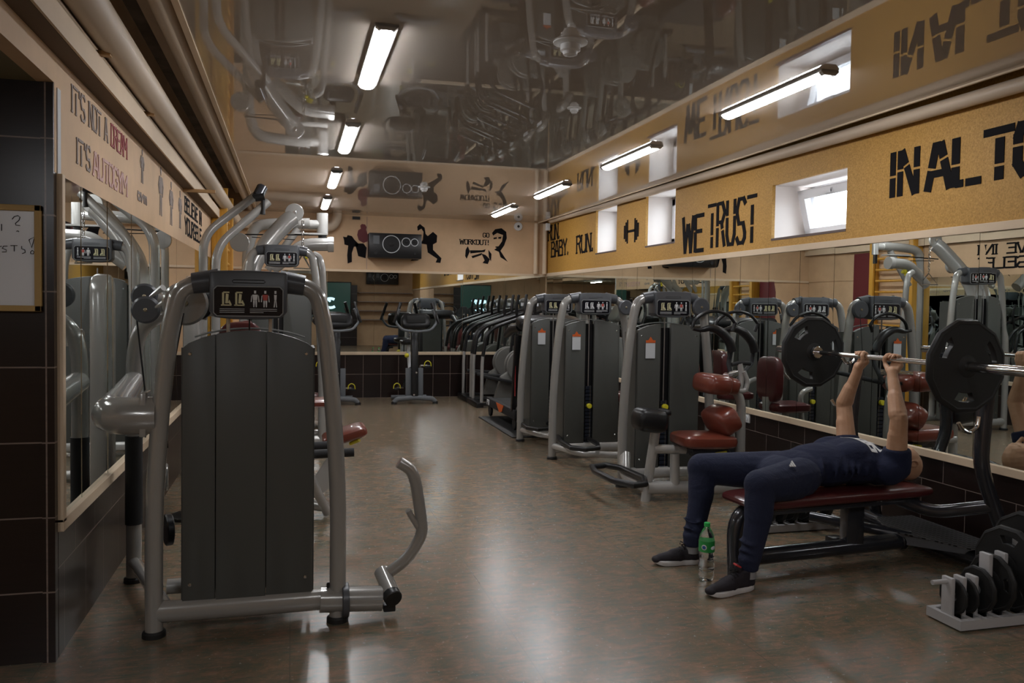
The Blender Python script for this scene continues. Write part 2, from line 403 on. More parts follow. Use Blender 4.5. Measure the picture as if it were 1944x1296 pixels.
# right wall with three deep window openings (y0, y1, z0, z1)
OP = [(9.40, 10.12, 2.10, 2.66), (7.81, 8.55, 2.09, 2.655), (5.08, 6.03, 1.985, 2.432)]
struct(MB().box(XR, XR+0.2, YN, YB, 0, TB).build('wall_right', 'tile_side', smooth=False))
wr = MB(); ys = [YN, 5.08, 6.03, 7.81, 8.55, 9.40, 10.12, YB]
for i in range(0, 8, 2): wr.box(XR, XR+0.03, ys[i], ys[i+1], TT, 2.99)
for (a, b, c, d) in OP: wr.box(XR, XR+0.03, a, b, TT, c); wr.box(XR, XR+0.03, a, b, d, 2.99)
struct(wr.build('wall_right', 'cork_yellow', smooth=False))
struct(MB().box(XR+0.012, XR+0.2, YN, YB, TB, TT+0.02).build('wall_right', 'cream_wall', smooth=False))
struct(MB().box(XR-0.02, XR+0.01, YN, YB, TB-0.035, TB+0.012).build('trim_6', 'trim_cream', smooth=False, bev=0.003))
struct(MB().box(XR-0.012, XR+0.005, YN, YB, TT-0.015, TT+0.035).build('trim_7', 'trim_cream', smooth=False, bev=0.003))
DEP = 0.42
for i, (a, b, c, d) in enumerate(OP):
    e = 0.0
    rv = MB().box(XR+0.03, XR+DEP, a-0.03, a, c-0.03, d+0.03).box(XR+0.03, XR+DEP, b, b+0.03, c-0.03, d+0.03)
    rv.box(XR+0.03, XR+DEP, a, b, c-0.03, c).box(XR+0.03, XR+DEP, a, b, d, d+0.03)
    w = struct(rv.build('window_%d' % (i+1), 'reveal', smooth=False))
    MB().box(XR-0.003, XR+0.04, a+0.0, b-0.0, c-0.012, c+0.006).build('window_sill', 'sill', w, smooth=False)
    X = XR+DEP; fr = MB()
    fr.box(X-0.06, X, a, b, c, c+0.06).box(X-0.06, X, a, b, d-0.06, d).box(X-0.06, X, a, a+0.06, c, d).box(X-0.06, X, b-0.06, b, c, d)
    fo = fr.build('window_frame', 'pvc', w, smooth=False, bev=0.004)
    # sash tipped open, hinged at the bottom
    th = math.radians(14 if i == 2 else 0); s = MB(); hh = d-c-0.05; q = 0.075
    s.box(-0.03, 0.03, a+0.03, b-0.03, 0, q).box(-0.03, 0.03, a+0.03, b-0.03, hh-q, hh).box(-0.03, 0.03, a+0.03, a+0.03+q, 0, hh).box(-0.03, 0.03, b-0.03-q, b-0.03, 0, hh)
    g = MB().box(-0.004, 0.004, a+0.1, b-0.1, q, hh-q)
    h = MB().box(-0.055, -0.03, (a+b)/2-0.012, (a+b)/2+0.012, hh-q*0.8, hh-q*0.3).box(-0.06, -0.045, (a+b)/2-0.012, (a+b)/2+0.1, hh-q*0.75, hh-q*0.45)
    T = Matrix.Translation(V(X-0.08, 0, c+0.025)) @ Matrix.Rotation(-th, 4, 'Y')
    so = s.xf(T).build('sash', 'pvc', w, smooth=False, bev=0.004); g.xf(T).build('pane', 'glass_pane', so, smooth=False)
    h.xf(T).build('handle', 'pvc', so, smooth=False)
struct(MB().box(XR+1.6, XR+1.7, 0, 14, 0, 2.35).build('wall_outside', 'facade', smooth=False))
struct(MB().box(XR+0.7, XR+1.6, 0, 14, 1.7, 1.8).build('ground_outside', 'ground_snow', smooth=False))
# back wall
ZBK = 0.66
struct(MB().box(XL-0.2, XR+0.2, YB, YB+0.2, 0, ZBK).build('wall_back', 'tile_back', smooth=False))
struct(MB().box(XL-0.2, XR+0.2, YB+0.012, YB+0.2, ZBK, 3.0).box(XL, XR, YB, YB+0.02, TT, 3.0).build('wall_back', 'cream_wall', smooth=False))
struct(MB().box(XL, XR, YB-0.02, YB+0.01, ZBK-0.02, ZBK+0.025).build('trim_8', 'trim_cream', smooth=False, bev=0.003))
struct(MB().box(XL, XR, YB-0.012, YB+0.01, TT-0.015, TT+0.02).build('trim_9', 'trim_cream', smooth=False, bev=0.003))
struct(MB().box(1.062, 1.068, YB-0.003, YB+0.003, TT+0.03, 2.68).build('trim_10', 'ink_grey', smooth=False))
# near wall behind the camera
struct(MB().box(-3.4, XR+0.2, YN-0.1, YN, 0, 3.0).build('wall_near', 'cream_wall', smooth=False))
struct(MB().box(1.2, 2.25, YN, YN+0.25, 0, 2.0).build('wall_near', 'tile_pillar', smooth=False))
# mirror panels
def mirror_panel(o, lab, grp): tag(o, lab, 'mirror', grp)
yy = [1.9, 2.4, 2.9, 3.40, 3.884, 4.316, 4.759, 5.197, 5.616, 6.05, 6.5, 6.95, 7.4, 7.85, 8.3, 8.75, 9.2, 9.65, 10.1, 10.55, 11.0, 11.45, 11.9, YB]
for i in range(len(yy)-1):
    a, b = yy[i]+0.0012, yy[i+1]-0.0012; t = random.uniform(-0.0018, 0.0018)
    mb = MB().add([(XR+t, a, TB), (XR-t, b, TB), (XR-t*0.5, b, TT), (XR+t, a, TT), (XR+0.01, a, TB), (XR+0.01, b, TB), (XR+0.01, b, TT), (XR+0.01, a, TT)],
        [(0, 3, 2, 1), (4, 5, 6, 7), (0, 1, 5, 4), (1, 2, 6, 5), (2, 3, 7, 6), (3, 0, 4, 7)])
    mirror_panel(mb.build('mirror_panel', 'mirror', smooth=False), 'tall frameless mirror panel in the long strip on the yellow-topped right wall', 'mirror panels on the right wall')
yy = [3.53, 3.86, 4.38, 5.0, 5.62, 6.24, 6.86, 7.48, 8.1, 8.72, 9.34, 9.96]
for i in range(len(yy)-1):
    a, b = yy[i]+0.0012, yy[i+1]-0.0012; t = random.uniform(-0.0015, 0.0015)
    mb = MB().add([(XL-0.012, a, TB), (XL-0.012, b, TB), (XL-0.012, b, TT), (XL-0.012, a, TT), (XL-t, a, TB), (XL+t, b, TB), (XL+t, b, TT), (XL-t, a, TT)],
        [(0, 3, 2, 1), (4, 5, 6, 7), (0, 1, 5, 4), (1, 2, 6, 5), (2, 3, 7, 6), (3, 0, 4, 7)])
    mirror_panel(mb.build('mirror_panel', 'mirror', smooth=False), 'tall frameless mirror panel behind the grey machines on the left wall', 'mirror panels on the left wall')
xx = [-0.1, 0.5, 1.18, 1.86, 2.52, 3.18, 3.84]
for i in range(len(xx)-1):
    a, b = xx[i]+0.0012, xx[i+1]-0.0012; t = random.uniform(-0.003, 0.003)
    mb = MB().add([(a, YB+t, ZBK), (b, YB-t, ZBK), (b, YB-t, TT), (a, YB+t, TT), (a, YB+0.012, ZBK), (b, YB+0.012, ZBK), (b, YB+0.012, TT), (a, YB+0.012, TT)],
        [(0, 1, 2, 3), (4, 7, 6, 5), (0, 4, 5, 1), (1, 5, 6, 2), (2, 6, 7, 3), (3, 7, 4, 0)])
    mirror_panel(mb.build('mirror_panel', 'mirror', smooth=False), 'mirror panel behind the exercise bikes on the far wall', 'mirror panels on the far wall')

# ------------------------------------------------------------------ ceiling lamps
for side, X in (('aisle', 0.42), ('window', 2.80)):
    for i, Y0 in enumerate((3.86, 6.03, 8.22, 10.34, -0.6)):
        t = thing('ceiling_light', '%s white tube light in the ceiling row %s' % (('nearest', 'second nearest', 'second farthest', 'farthest', 'rearmost')[i], 'over the aisle' if side == 'aisle' else 'beside the windows'),
                  'ceiling light', (X, Y0+0.54, ZC), 'tube lights over the %s' % side)
        hb = MB(); prof = [(-0.055, 0), (-0.05, -0.012), (-0.035, -0.026), (0.035, -0.026), (0.05, -0.012), (0.055, 0)]
        hb.prism([(p[0], p[1]) for p in prof], (X, Y0+1.10, ZC-0.004), (1, 0, 0), (0, 0, 1), 0.03)
        hb.prism([(p[0], p[1]) for p in prof], (X, Y0+0.03, ZC-0.004), (1, 0, 0), (0, 0, 1), 0.03)
        hb.box(X-0.055, X+0.055, Y0, Y0+1.1, ZC-0.014, ZC-0.001)
        hb.build('housing', 'fixture', t)
        n = 8; pr = [(0.044*math.cos(PI+PI*k/n), -0.012+0.022*math.sin(PI+PI*k/n)) for k in range(n+1)]
        MB().prism(pr, (X, Y0+1.07, ZC-0.004), (1, 0, 0), (0, 0, 1), 1.04).build('diffuser', 'led', t)

t = thing('ceiling_light', 'unseen tube light added left of the camera to brighten the tiled pillar', 'ceiling light', (-1.6, 0.2, 2.216))  # added lamp out of view, brightens the pillar tiles and whiteboard
MB().box(-1.655, -1.545, -0.4, 0.8, 2.19, 2.215).build('housing', 'fixture', t); MB().box(-1.645, -1.555, -0.37, 0.77, 2.17, 2.19).build('diffuser', 'led', t)
# smoke detectors
def detector(x, y, label, s=1.0):
    t = thing('smoke_detector', label, 'smoke detector', (x, y, ZC), 'smoke detectors under the ceiling')
    MB().lathe((x, y, ZC+0.002), (0, 0, -1), [(0, 0.085*s), (0.008*s, 0.085*s), (0.012*s, 0.06*s), (0.016*s, 0.052*s)]).build('base_ring', 'white', t)
    MB().lathe((x, y, ZC-0.012*s), (0, 0, -1), [(0, 0.05*s), (0.03*s, 0.05*s), (0.036*s, 0.038*s), (0.05*s, 0.034*s), (0.055*s, 0.02*s)]).build('sensor_head', 'white', t)
p = WZ(1083, 80, ZC); detector(p.x, p.y, 'round white smoke detector on the ceiling nearest the camera')
p = WZ(1090, 205, ZC); detector(p.x, p.y, 'small square-looking white detector on the ceiling beyond the nearest one', 0.55)
p = WZ(805, 355, ZC); detector(p.x, p.y, 'small white detector on the ceiling above the black speaker', 0.8)

# ------------------------------------------------------------------ pipes
tag(MB().tube([(-0.735, YN, 2.50), (-0.735, 11.9, 2.50), (-0.6, 12.1, 2.50), (0.55, 12.12, 2.50), (0.62, 12.12, 2.60), (0.64, 12.12, 2.99)], 0.07, 20, fr=0.12).build('heating_pipe', 'pipe'), 'thick cream heating pipe under the bare concrete on the left', 'pipe')
tag(MB().tube([(-0.575, YN, 2.735), (-0.575, 12.18, 2.735)], 0.05, 18).build('heating_pipe', 'pipe'), 'slimmer cream pipe running beside the edge of the glossy ceiling', 'pipe')
tag(MB().tube([(-0.84, YN, 2.60), (-0.84, 12.2, 2.60)], 0.028, 12).build('waste_pipe', 'black_matte'), 'dark thin pipe in the gap behind the thick cream pipe', 'pipe')
tag(MB().tube([(3.785, YN, 2.575), (3.785, 11.85, 2.70)], 0.042, 18).build('heating_pipe', 'pipe'), 'cream pipe along the top of the yellow right wall', 'pipe')
tag(MB().tube([(3.655, 12.19, 1.90), (3.655, 12.19, 2.68)], 0.034, 14).build('riser_pipe', 'trim_cream'), 'cream vertical pipe in the far corner, left of its pair', 'pipe')
tag(MB().tube([(3.80, 12.19, 1.90), (3.80, 12.19, 2.68)], 0.034, 14).build('riser_pipe', 'trim_cream'), 'cream vertical pipe in the far corner touching the yellow wall', 'pipe')
tag(MB().box(-0.78, -0.70, YN, YB, 2.94, 2.97).build('ceiling_plank', 'trim_cream', smooth=False), 'pale printed plank fixed under the bare concrete slab', 'plank')
for (px, py, lab) in ((375, 333, 'wooden batten under the thick pipe, nearest to the lifting arms'), (280, 213, 'wooden batten behind the thick pipe above the dream lettering'), (208, 99, 'small wooden batten behind the thick pipe, nearest the camera')):
    q = WZ(px, py, 2.44)
    L = 0.24 if px == 375 else 0.12
    tag(MB().box(-0.88 if px == 375 else -0.86, -0.88+L+0.02, q.y-0.02, q.y+0.02, 2.422 if px != 375 else 2.30, 2.44 if px != 375 else 2.325).build('wood_batten', 'plank_edge', smooth=False), lab, 'batten')

# ------------------------------------------------------------------ painted lettering and pictures
def paint_right(text, y0, y1, z0, z1, label, m='ink', sw=None, serif=0, gap=0.22):
    n = sum(0.35 if c in "I'.,!i1" else 1.35 if c in 'WM' else (0.9-gap if c == ' ' else 1.0) for c in text) + gap*(len(text)-1)
    cw = abs(y1-y0)/n; mb = MB()
    lettering(mb, text, (XR-0.0005, y0, z0), (0, -1, 0), (0, 0, 1), z1-z0, cw, sw or cw*(0.26 if serif else 0.36), gap, 0.003, serif=serif)
    return tag(mb.build('wall_lettering', m, smooth=False), label, 'wall lettering')
paint_right('WE', 7.62, 7.20, 1.97, 2.31, 'black stencilled word WE on the yellow wall', gap=0.3)
paint_right('TRUST', 7.10, 6.27, 1.99, 2.38, 'black stencilled word TRUST on the yellow wall', gap=0.34)
paint_right('IN', 4.64, 4.30+0.10, 2.17, 2.44, 'large black stencilled word IN on the yellow wall', gap=0.3)
paint_right('ALTO', 4.30, 3.47, 2.17, 2.43, 'large black stencilled word starting ALT near the right edge', gap=0.24)
paint_right('RUN,', 12.17, 11.62, 2.42, 2.64, 'black word RUN beside the far corner of the yellow wall', serif=1, gap=0.2)
paint_right('BABY,', 12.0, 11.2, 2.16, 2.38, 'black word BABY on the yellow wall near the corner', serif=1, gap=0.2)
paint_right('RUN.', 10.85, 10.2, 2.15, 2.38, 'black word RUN with a full stop left of the first window recess', serif=1, gap=0.2)
# dumbbell picture
mb = MB(); cy, cz = 8.95, 2.30
mb.prism([(-0.12, -0.015), (0.12, -0.015), (0.12, 0.015), (-0.12, 0.015)], (XR-0.0005, cy, cz), (0, -1, 0), (0, 0, 1), 0.003)
for s in (-1, 1):
    for k, hh in enumerate((0.14, 0.115, 0.08)):
        x = s*(0.11+k*0.045); mb.prism([(x-0.018, -hh), (x+0.018, -hh), (x+0.018, hh), (x-0.018, hh)], (XR-0.0005, cy, cz), (0, -1, 0), (0, 0, 1), 0.003)
tag(mb.build('dumbbell_stencil', 'ink', smooth=False), 'black dumbbell picture painted between two window recesses', 'wall picture')

def poly_back(parts, m, name, label, grp=None):
    mb = MB()
    for pts in parts:
        q = [WY(x, y, YB) for x, y in pts]; mb.prism([(p.x, p.z) for p in q], (0, YB-0.0005+0.0, 0), (1, 0, 0), (0, 0, 1), 0.003)
    return tag(mb.build(name, m, smooth=False), label, 'wall picture', grp)
poly_back([[(651, 449), (658, 450), (660, 446), (668, 448), (673, 455), (680, 462), (680, 468), (672, 468), (668, 480), (668, 497), (660, 500), (659, 484), (661, 466), (654, 464), (653, 455)], [(674, 462), (690, 462), (696, 470), (694, 490), (680, 486)]], 'ink', 'dancer_picture', 'dark bent-over dancer painted left of the speaker')
poly_back([[(687, 425), (693, 426), (696, 431), (695, 436), (698, 445), (698, 458), (690, 461), (681, 456), (678, 446), (680, 437), (685, 434), (684, 428)]], 'maroon_wall', 'dancer_picture', 'dark red dancer painted at the left edge of the speaker')
poly_back([[(803, 455), (804, 440), (800, 434), (793, 438), (792, 430), (797, 425), (806, 432), (808, 444), (812, 448), (822, 440), (830, 447), (829, 460), (822, 464), (822, 474), (838, 490), (836, 499), (827, 498), (830, 491), (812, 479), (810, 464), (798, 462)],
           [(787, 455), (798, 455), (794, 494), (779, 495), (786, 488)]], 'ink', 'dancer_picture', 'dark dancer with raised arm painted right of the speaker')
poly_back([[(934, 442), (940, 435), (952, 433), (961, 440), (962, 452), (957, 466), (950, 476), (957, 487), (964, 497), (950, 488), (947, 478), (938, 474), (946, 468), (953, 458), (955, 446), (944, 442), (936, 447)],
           [(937, 451), (943, 450), (943, 453), (937, 454)], [(946, 450), (952, 449), (951, 453), (946, 453)], [(940, 468), (948, 467), (946, 470), (941, 470)]], 'ink', 'face_stencil', 'black stencilled face of a man on the far wall')
poly_back([[(888, 467), (892, 477), (886, 491), (883, 486), (884, 474)], [(892, 475), (915, 475), (922, 473), (920, 478), (893, 481)], [(895, 486), (915, 480), (914, 484), (897, 490)], [(914, 481), (922, 484), (930, 492), (926, 501), (916, 499), (920, 494)], [(927, 474), (933, 482), (932, 496), (928, 488)]], 'ink', 'fist_stencil', 'black stencilled clenched fist under the workout words')
mb = MB(); a = WY(917, 450, YB); lettering(mb, 'GO', (a.x, YB-0.0005, a.z), (1, 0, 0), (0, 0, 1), 0.062, 0.04, 0.014, 0.35, 0.003, serif=1)
tag(mb.build('wall_lettering', 'ink', smooth=False), 'small word GO above the stencilled fist', 'wall lettering')
mb = MB(); a = WY(873, 463, YB); lettering(mb, 'WORKOUT!', (a.x, YB-0.0005, a.z), (1, 0, 0), (0, 0, 1), 0.072, 0.046, 0.015, 0.3, 0.003, serif=1)
tag(mb.build('wall_lettering', 'ink', smooth=False), 'small word WORKOUT above the stencilled fist', 'wall lettering')
def paint_left(text, y0, y1, z0, z1, m, label, serif=1, gap=0.2):
    n = sum(0.35 if c in "I'.,!i1" else 1.35 if c in 'WM' else (0.9-gap if c == ' ' else 1.0) for c in text) + gap*(len(text)-1)
    cw = (y1-y0)/n; mb = MB(); lettering(mb, text, (XL+0.0005, y0, z0), (0, 1, 0), (0, 0, 1), z1-z0, cw, cw*0.22, gap, 0.003, serif=serif)
    tag(mb.build('wall_lettering', m, smooth=False), label, 'wall lettering')
paint_left("IT'S NOT A", 3.70, 4.38, 2.165, 2.27, 'ink_grey', "dark words IT'S NOT A on the cream left wall")
paint_left("DREAM", 4.46, 4.86, 2.165, 2.27, 'ink_red', 'red word DREAM on the cream left wall')
paint_left("IT'S", 3.78, 4.02, 1.97, 2.07, 'ink_grey', "dark word IT'S on the lower line of the left wall")
paint_left("AUTOGYM", 4.08, 4.86, 1.965, 2.065, 'ink_pink', 'faded pink word beside the lower line of the left wall')
paint_left("gym", 5.18, 5.48, 1.99, 2.05, 'ink_grey', 'small grey letters gym on the left wall', serif=0)
paint_left("BELIEVE IN", 7.35, 8.65, 2.15, 2.27, 'ink', 'dark words BELIEVE IN on the left wall past the painted figures')
paint_left("YOURSELF", 7.35, 8.65, 1.97, 2.10, 'ink', 'dark word YOURSELF on the lower line past the painted figures')
def figure_left(y, z, s, label):
    mb = MB()
    def P(pts): mb.prism([(p[0]*s, p[1]*s) for p in pts], (XL+0.0005, y, z), (0, 1, 0), (0, 0, 1), 0.003)
    P([(-0.05, 1.0), (0.05, 1.0), (0.07, 0.9), (0, 0.82), (-0.07, 0.9)]); P([(-0.2, 0.8), (0.2, 0.8), (0.14, 0.45), (-0.12, 0.45)])
    P([(-0.2, 0.8), (-0.34, 0.6), (-0.2, 0.42), (-0.16, 0.5), (-0.25, 0.6), (-0.14, 0.7)]); P([(0.2, 0.8), (0.36, 0.62), (0.25, 0.4), (0.2, 0.45), (0.27, 0.6), (0.12, 0.7)])
    P([(-0.12, 0.43), (0.0, 0.43), (-0.04, 0.2), (-0.08, 0), (-0.16, 0)]); P([(0.02, 0.43), (0.14, 0.43), (0.16, 0), (0.06, 0)])
    tag(mb.build('athlete_picture', 'ink_grey', smooth=False), label, 'wall picture')
for y, z, s, l in ((5.33, 2.10, 0.20, 'faded grey figure painted just above the small gym letters'), (6.05, 1.98, 0.33, 'grey muscular figure painted right of the gym letters'), (6.55, 1.96, 0.32, 'slim grey figure, second after the gym letters'), (7.05, 1.98, 0.3, 'pale grey figure, third after the gym letters')): figure_left(y, z, s, l)
# switch, speaker, camera
t = thing('wall_socket', 'small white socket on the brown tiles below the right mirror', 'socket', tuple(WX(1420, 793, XR)))
q = WX(1420, 793, XR); MB().box(XR-0.012, XR, q.y-0.04, q.y+0.04, q.z-0.04, q.z+0.04).build('cover_plate', 'white', t, bev=0.003)
MB().disc((XR-0.013, q.y, q.z), (1, 0, 0), 0.022, 0.004).build('socket_face', 'paper', t)
q = WY(983, 430, YB)
t = thing('wall_speaker', 'round white speaker high on the far wall near the corner', 'speaker', tuple(q))
MB().disc((q.x, YB-0.02, q.z), (0, 1, 0), 0.065, 0.04).build('casing', 'white', t); MB().disc((q.x, YB-0.042, q.z), (0, 1, 0), 0.02, 0.006).build('grille', 'black', t)
q = WY(1035, 432, 12.1); tag(MB().box(q.x-0.03, q.x+0.03, 11.94, 12.0, q.z-0.055, q.z+0.055).build('junction_box', 'white', bev=0.005), 'small white box under the ceiling in the far corner', 'box')
q = WY(676, 413, YB); tag(MB().box(q.x-0.055, q.x+0.055, YB-0.06, YB-0.002, q.z-0.03, q.z+0.01).build('wall_bracket', 'black', smooth=False), 'small black bracket on the far wall under the ceiling', 'bracket')

def speaker(x0, x1, z0, z1, y, dirn, label):
    cx, cz = (x0+x1)/2, (z0+z1)/2; t = thing('loudspeaker', label, 'loudspeaker', (cx, y, z0))
    d = 0.24*dirn; a, b = sorted((y, y-d)); MB().box(x0, x1, a, b, z0, z1).build('cabinet', 'black', t, bev=0.012)
    yf = y-d-0.004*dirn; Wd = x1-x0; H = z1-z0
    for i, (fx, r) in enumerate(((0.42, 0.125), (0.70, 0.062), (0.86, 0.052))):
        cx2 = x0+Wd*fx; cz2 = z0+H*(0.56 if i == 0 else 0.66)
        ring = MB().tube([(cx2+r*math.cos(2*PI*k/32), yf, cz2+r*math.sin(2*PI*k/32)) for k in range(32)], 0.006, 8, closed=True).build('cone_ring', 'paper', t)
        MB().lathe((cx2, yf+0.002*dirn, cz2), (0, -dirn, 0), [(0, r*0.97), (0.004, r*0.9), (0.003, r*0.3), (0.012, r*0.2), (0.016, 0.01)]).build('cone', 'black_matte', ring)
    MB().box(x0+0.06, x0+0.15, min(yf, yf-0.004*dirn), max(yf, yf-0.004*dirn)+0.001, cz+0.02, z1-0.04).build('level_plate', 'shoe_stripe', t, smooth=False)
    MB().disc((x0+0.1, yf, z0+0.07), (0, 1, 0), 0.028, 0.008).disc((x1-0.1, yf, z0+0.07), (0, 1, 0), 0.02, 0.01).build('port', 'black_matte', t)
speaker(1.075, 1.845, 2.07, 2.43, YB-0.003, 1, 'wide black loudspeaker with three white rings on the far wall')
speaker(2.55, 3.35, 2.05, 2.45, YN+0.003, -1, 'black loudspeaker on the near wall, seen in the far mirror')

# television, shelves behind the camera (seen in the far mirror)
t = thing('television', 'television showing a teal picture, seen in the far mirror', 'television', (1.45, YN+0.3, 0.95))
MB().box(0.85, 2.05, YN+0.26, YN+0.31, 0.93, 2.1).build('casing', 'black', t, bev=0.006)
sc = MB().box(0.88, 2.02, YN+0.31, YN+0.314, 0.98, 2.07).build('screen', 'screen', t, smooth=False)
ring = [(1.38+0.20*math.cos(a), YN+0.318, 1.40+0.15*math.sin(a)) for a in [0.9+4.6*k/20 for k in range(21)]]
MB().tube(ring, 0.045, 10).tube([(1.38, YN+0.318, 1.45), (1.25, YN+0.318, 1.55)], 0.035, 10).build('picture', 'screen_white', sc)
for z in (0.85, 1.15, 1.45, 1.75):
    tag(MB().box(2.28, 3.8, YN, YN+0.28, z, z+0.025).build('wall_shelf', 'ink_grey', smooth=False), 'dark shelf on the near wall seen in the far mirror', 'shelf', 'shelves on the near wall')

# whiteboard on the pillar
YP = 3.45
a = WY(80, 391, YP); b = WY(76, 591, YP); xr_, zt, zb = a.x, a.z, b.z
t = thing('whiteboard', 'whiteboard in a pine frame with marker writing on the dark tiled pillar', 'whiteboard', (xr_-0.5, YP, zb))
fr = MB().box(xr_-0.95, xr_, YP-0.022, YP, zt-0.022, zt).box(xr_-0.95, xr_, YP-0.022, YP, zb, zb+0.022).box(xr_-0.022, xr_, YP-0.022, YP, zb, zt).box(xr_-0.95, xr_-0.928, YP-0.022, YP, zb, zt)
fr.build('frame', 'pine', t, smooth=False, bev=0.002)
bd = MB().box(xr_-0.93, xr_-0.02, YP-0.01, YP-0.001, zb+0.02, zt-0.02).build('board', 'board_white', t, smooth=False)
mb = MB()
def ws(pts, r=0.0014): mb.tube([WY(x, y, YP-0.012) for x, y in pts], r, 6)
ws([(23, 416), (27, 411), (34, 409), (38, 412), (36, 418), (29, 424), (30, 427), (38, 428)]); ws([(31, 439), (34, 438), (36, 440)]); ws([(3, 425), (3, 438)])
ws([(55, 455), (66, 449), (60, 470), (55, 455)]); ws([(58, 478), (61, 475), (65, 478), (63, 482), (58, 481), (58, 478)])
ws([(14, 467), (7, 467), (4, 471), (12, 474), (12, 478), (4, 478)]); ws([(20, 466), (33, 466)]); ws([(27, 466), (27, 477)]); ws([(41, 467), (41, 472), (47, 474), (48, 479), (42, 481)]); ws([(0, 468), (3, 467)])
mb.build('writing', 'ink', bd)

# ------------------------------------------------------------------ selector machines
def pictogram(mb_w, mb_r, mb_c, o, w, h, ty, tz):
    """small instruction drawings: two machine sketches and three body figures, o = lower left"""
    ox, oy, oz = o
    def P(mb, pts): mb.prism([(ox*0+p[0]*w, p[1]*h) for p in pts], (ox, oy, oz), (1, 0, 0), (0, ty, tz), 0.0012)
    for k, x in enumerate((0.10, 0.29)):
        mb = mb_c
        P(mb, [(x, .34), (x+.15, .34), (x+.15, .38), (x, .38)]); P(mb, [(x+.015, .36), (x+.045, .36), (x+.045, .8), (x+.015, .8)])
        P(mb, [(x+.03, .78), (x+.12, .78), (x+.12, .83), (x+.03, .83)]); P(mb, [(x+.06, .42), (x+.1, .42), (x+.11, .74), (x+.07, .76)]); P(mb, [(x+.10, .45), (x+.14, .36), (x+.155, .38), (x+.12, .55)])
    for k, x in enumerate((0.56, 0.71, 0.86)):
        mb = mb_r if k == 1 else mb_w
        P(mb_w, [(x+.02, .78), (x+.05, .78), (x+.05, .88), (x+.02, .88)])
        s = 1.0 if k < 2 else 0.5
        P(mb, [(x+.035-.04*s, .74), (x+.035+.04*s, .74), (x+.035+.03*s, .54), (x+.035-.03*s, .54)])
        P(mb_w, [(x+.035-.03*s, .53), (x+.033, .53), (x+.025, .3), (x+.01, .3)]); P(mb_w, [(x+.037, .53), (x+.035+.03*s, .53), (x+.06, .3), (x+.045, .3)])
        if k < 2: P(mb_w, [(x-.02, .7), (x-.008, .72), (x-.015, .48), (x-.03, .48)]); P(mb_w, [(x+.078, .72), (x+.09, .7), (x+.1, .48), (x+.085, .48)])
    for r in range(3):
        P(mb_w, [(.08, .22-.06*r), (.44, .22-.06*r), (.44, .235-.06*r), (.08, .235-.06*r)]); P(mb_w, [(.52, .22-.06*r), (.92-.2*(r == 2), .22-.06*r), (.92-.2*(r == 2), .235-.06*r), (.52, .235-.06*r)])

